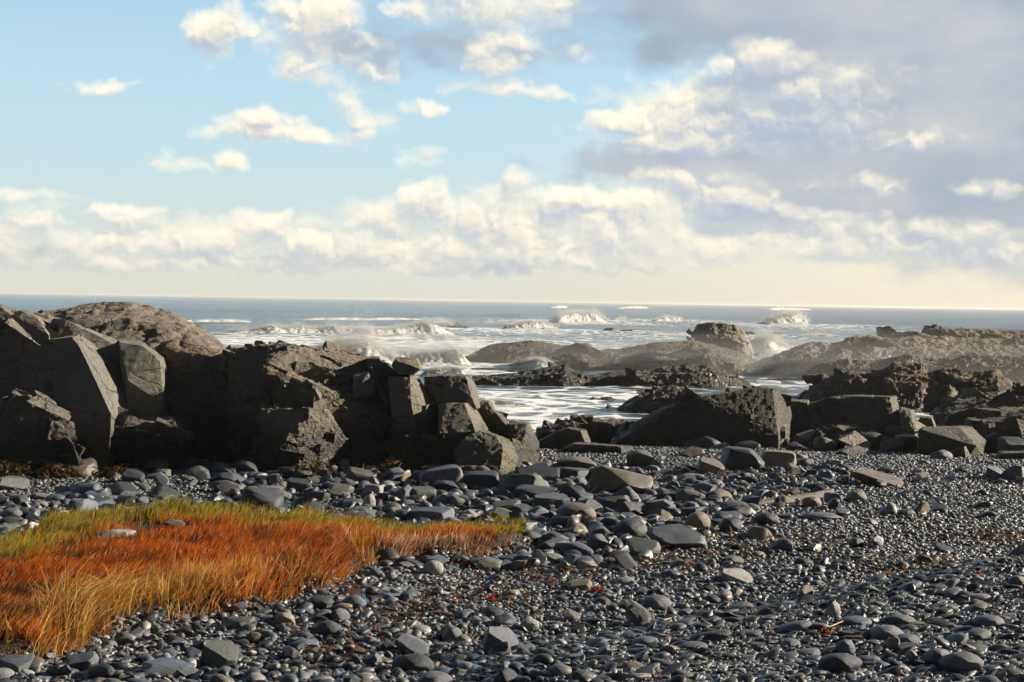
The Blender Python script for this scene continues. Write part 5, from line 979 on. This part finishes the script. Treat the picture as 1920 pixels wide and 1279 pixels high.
def wrack(seed, n, pts):
    r = np.random.default_rng(seed); Vs = []; Fs = []; Cs = []; off = 0; PG = [gnd(q[0], q[1]) for q in pts]
    for k in range(n):
        a = r.integers(len(pts)); px, py, rx, ry = pts[a]; p = PG[a]; sx = rx*p[1]/F; x = p[0]+r.normal()*sx; y = p[1]+r.normal()*ry; z = g1(x, y)+.02+.035*r.random()
        L = r.uniform(.03, .1); an = r.uniform(0, 6.28); d = np.array([math.cos(an), math.sin(an), r.normal()*.3])*L; s_ = np.array([-math.sin(an), math.cos(an), r.normal()*.5])*r.uniform(.004, .012); c = np.array([(.09, .035, .015), (.16, .055, .018), (.05, .025, .012), (.18, .085, .03), (.15, .10, .04)][r.integers(5)])
        b = np.array([x, y, z]); Vs += [b-s_, b+s_, b+d*.5+s_+[0, 0, .012], b+d*.5-s_+[0, 0, .012], b+d+s_*.4, b+d-s_*.4]; Cs += [c]*6; Fs += [[off, off+1, off+2, off+3], [off+3, off+2, off+4, off+5]]; off += 6
    m = mesh_np('seaweed_wrack', Vs, Fs, M_grass); vcol(m, np.array(Cs)); return m
tag(link('seaweed_wrack', wrack(5, 1500, [(1180, 1070, 110, .35), (1010, 1090, 70, .3), (1320, 1050, 90, .25), (880, 1130, 80, .35), (740, 1165, 90, .4), (1500, 1015, 90, .3), (1700, 1060, 90, .25), (1860, 1010, 60, .3), (640, 1220, 90, .3), (1400, 890, 60, .4)])), kind='stuff')
for px, py, wpx, hpx, Y, lab in [(590, 876, 60, 34, 20.3, 'brown rockweed hanging on the lower broken step of the outcrop'), (738, 866, 44, 34, 20.6, 'rusty rockweed clump at the foot of the outcrop, right of the propped slab'), (690, 868, 36, 22, 20.6, 'small rusty rockweed clump between the broken step and the shaded foot'),
                               (20, 905, 44, 34, 19.6, 'brown rockweed heap at the left frame edge'), (105, 912, 60, 30, 19.6, 'dark rockweed fringe below the left spur'), (215, 905, 56, 24, 20.0, 'dark rockweed fringe below the low left ledge')]:
    p = at(px, py, Y); p[2] = g1(p[0], p[1]); s_ = Y/F
    tag(link('rockweed_clump', weed_mesh('rockweed_clump', 150, (wpx*s_*.55, .22), hpx*s_*1.5, .16, .018, [(.07, .04, .014), (.05, .03, .012), (.12, .06, .018), (.03, .02, .01)], int(px), .4, .5), loc=p), lab, 'rockweed')
def limb(name, pts, r0, r1, mat, seed, sides=10):
    r = np.random.default_rng(seed); n = 22; P = np.array(pts, float); tt = np.linspace(0, len(P)-1, n); C_ = np.stack([np.interp(tt, np.arange(len(P)), P[:, k]) for k in range(3)], 1)
    d = np.gradient(C_, axis=0); d /= np.linalg.norm(d, axis=1)[:, None]; u = np.cross(d, [0, 0, 1.]); u /= np.linalg.norm(u, axis=1)[:, None]; v = np.cross(u, d); V = []
    for k in range(n):
        rad = (r0+(r1-r0)*k/(n-1))
        for j in range(sides):
            a = 2*math.pi*j/sides; q = rad*(1+.14*math.sin(a*3+k*.2)+.10*r.normal()); V.append(C_[k]+u[k]*math.cos(a)*q+v[k]*math.sin(a)*q)
    Fc = [[k*sides+j, k*sides+(j+1) % sides, (k+1)*sides+(j+1) % sides, (k+1)*sides+j] for k in range(n-1) for j in range(sides)]
    V += [C_[0], C_[-1]]; a, b = len(V)-2, len(V)-1
    Fc += [[a, (j+1) % sides, j, a] for j in range(0)]
    m = mesh_np(name, V, Fc, mat); bm = bmesh.new(); bm.from_mesh(m); bmesh.ops.delete(bm, geom=[v for v in bm.verts if not v.link_edges], context='VERTS')
    bmesh.ops.holes_fill(bm, edges=[e for e in bm.edges if e.is_boundary], sides=0); bm.to_mesh(m); bm.free(); return m
def lying(label, name, cat, pts, r0, r1, mat, seed, z=.02):
    P = [gnd(*p) for p in pts]; b = P[0]; o = link(name, limb(name, [p-b+np.array([0, 0, z]) for p in P], r0, r1, mat, seed), loc=b); return tag(o, label, cat)
lying('half-buried grey driftwood log lying along the head of the gravel', 'driftwood_log', 'driftwood', [(1412, 950), (1470, 942), (1530, 934), (1558, 929)], .035, .07, M_wood, 3, .02)
for pts, lab in [([(1244, 1174), (1268, 1168)], 'short pale stick right of the pointed tooth stone'), ([(1553, 1190), (1580, 1178)], 'pale stalk lying beside the largest red-orange seaweed tuft')]:
    lying(lab, 'dry_stick', 'stick', pts, .005, .003, M_stick, len(lab), .05)
# puddle at the end of the bank
pc = gnd(700, 1112); m = bmesh.new(); vs = []
for k in range(48):
    a = 2*math.pi*k/48; q = 1+.25*math.sin(3*a+1)+.12*math.sin(7*a); vs.append(m.verts.new((math.cos(a)*.34*q, math.sin(a)*.42*q, 0)))
m.faces.new(vs); pm = bpy.data.meshes.new('puddle'); m.to_mesh(pm); m.free(); pm.materials.append(M_pool)
tag(link('puddle', pm, loc=(pc[0], pc[1], pc[2]+.028)), kind='structure')

# ================================================================== SALT HAZE OVER THE WHOLE SHORE
HZ = .00024
hb = bmesh.new(); bmesh.ops.create_cube(hb, size=1); bmesh.ops.transform(hb, matrix=Matrix.Translation((0, 2550, 0.)) @ Matrix.Diagonal((6400, 5400, 7., 1)), verts=hb.verts)
hm = bpy.data.meshes.new('haze'); hb.to_mesh(hm); hb.free()
mh = bpy.data.materials.new('salt_haze'); mh.use_nodes = True; ht = NT(mh.node_tree)
pv = ht.n('ShaderNodeVolumePrincipled', inp={'Color': (.93, .94, .95, 1), 'Density': HZ, 'Anisotropy': .2}); ht.n('ShaderNodeOutputMaterial', inp={'Volume': pv.outputs[0]})
hm.materials.append(mh); tag(link('haze', hm), kind='stuff')

# wind-blown spray hanging low over the surf rocks: nested thin lenses of mist
mm = bpy.data.materials.new('spray_mist'); mm.use_nodes = True; mt = NT(mm.node_tree)
pv = mt.n('ShaderNodeVolumePrincipled', inp={'Color': (.95, .94, .92, 1), 'Density': .0024, 'Anisotropy': .25}); mt.n('ShaderNodeOutputMaterial', inp={'Volume': pv.outputs[0]})
for px, Y, rx, ry, rz_ in [(960, 80, 12, 12, 2.6), (1260, 78, 16, 13, 2.0), (1620, 74, 19, 15, 2.3), (1830, 66, 14, 16, 2.1), (700, 92, 13, 9, 2.9), (1430, 100, 12, 14, 2.9)]:
    for sc2 in (1., .66, .36):
        p = at(px, 640, Y); V0, F0 = ICO[4]; d = 1+.22*fbm(V0*1.4+px+sc2, 2, px)
        o = link('sea_mist', mesh_np('sea_mist', V0*d[:, None]*np.array([rx*(.6+.4*sc2), ry*(.6+.4*sc2), rz_*sc2]), F0, mm), loc=(p[0]+(1-sc2)*rx*.2, Y, SEA+.15)); tag(o, kind='stuff')
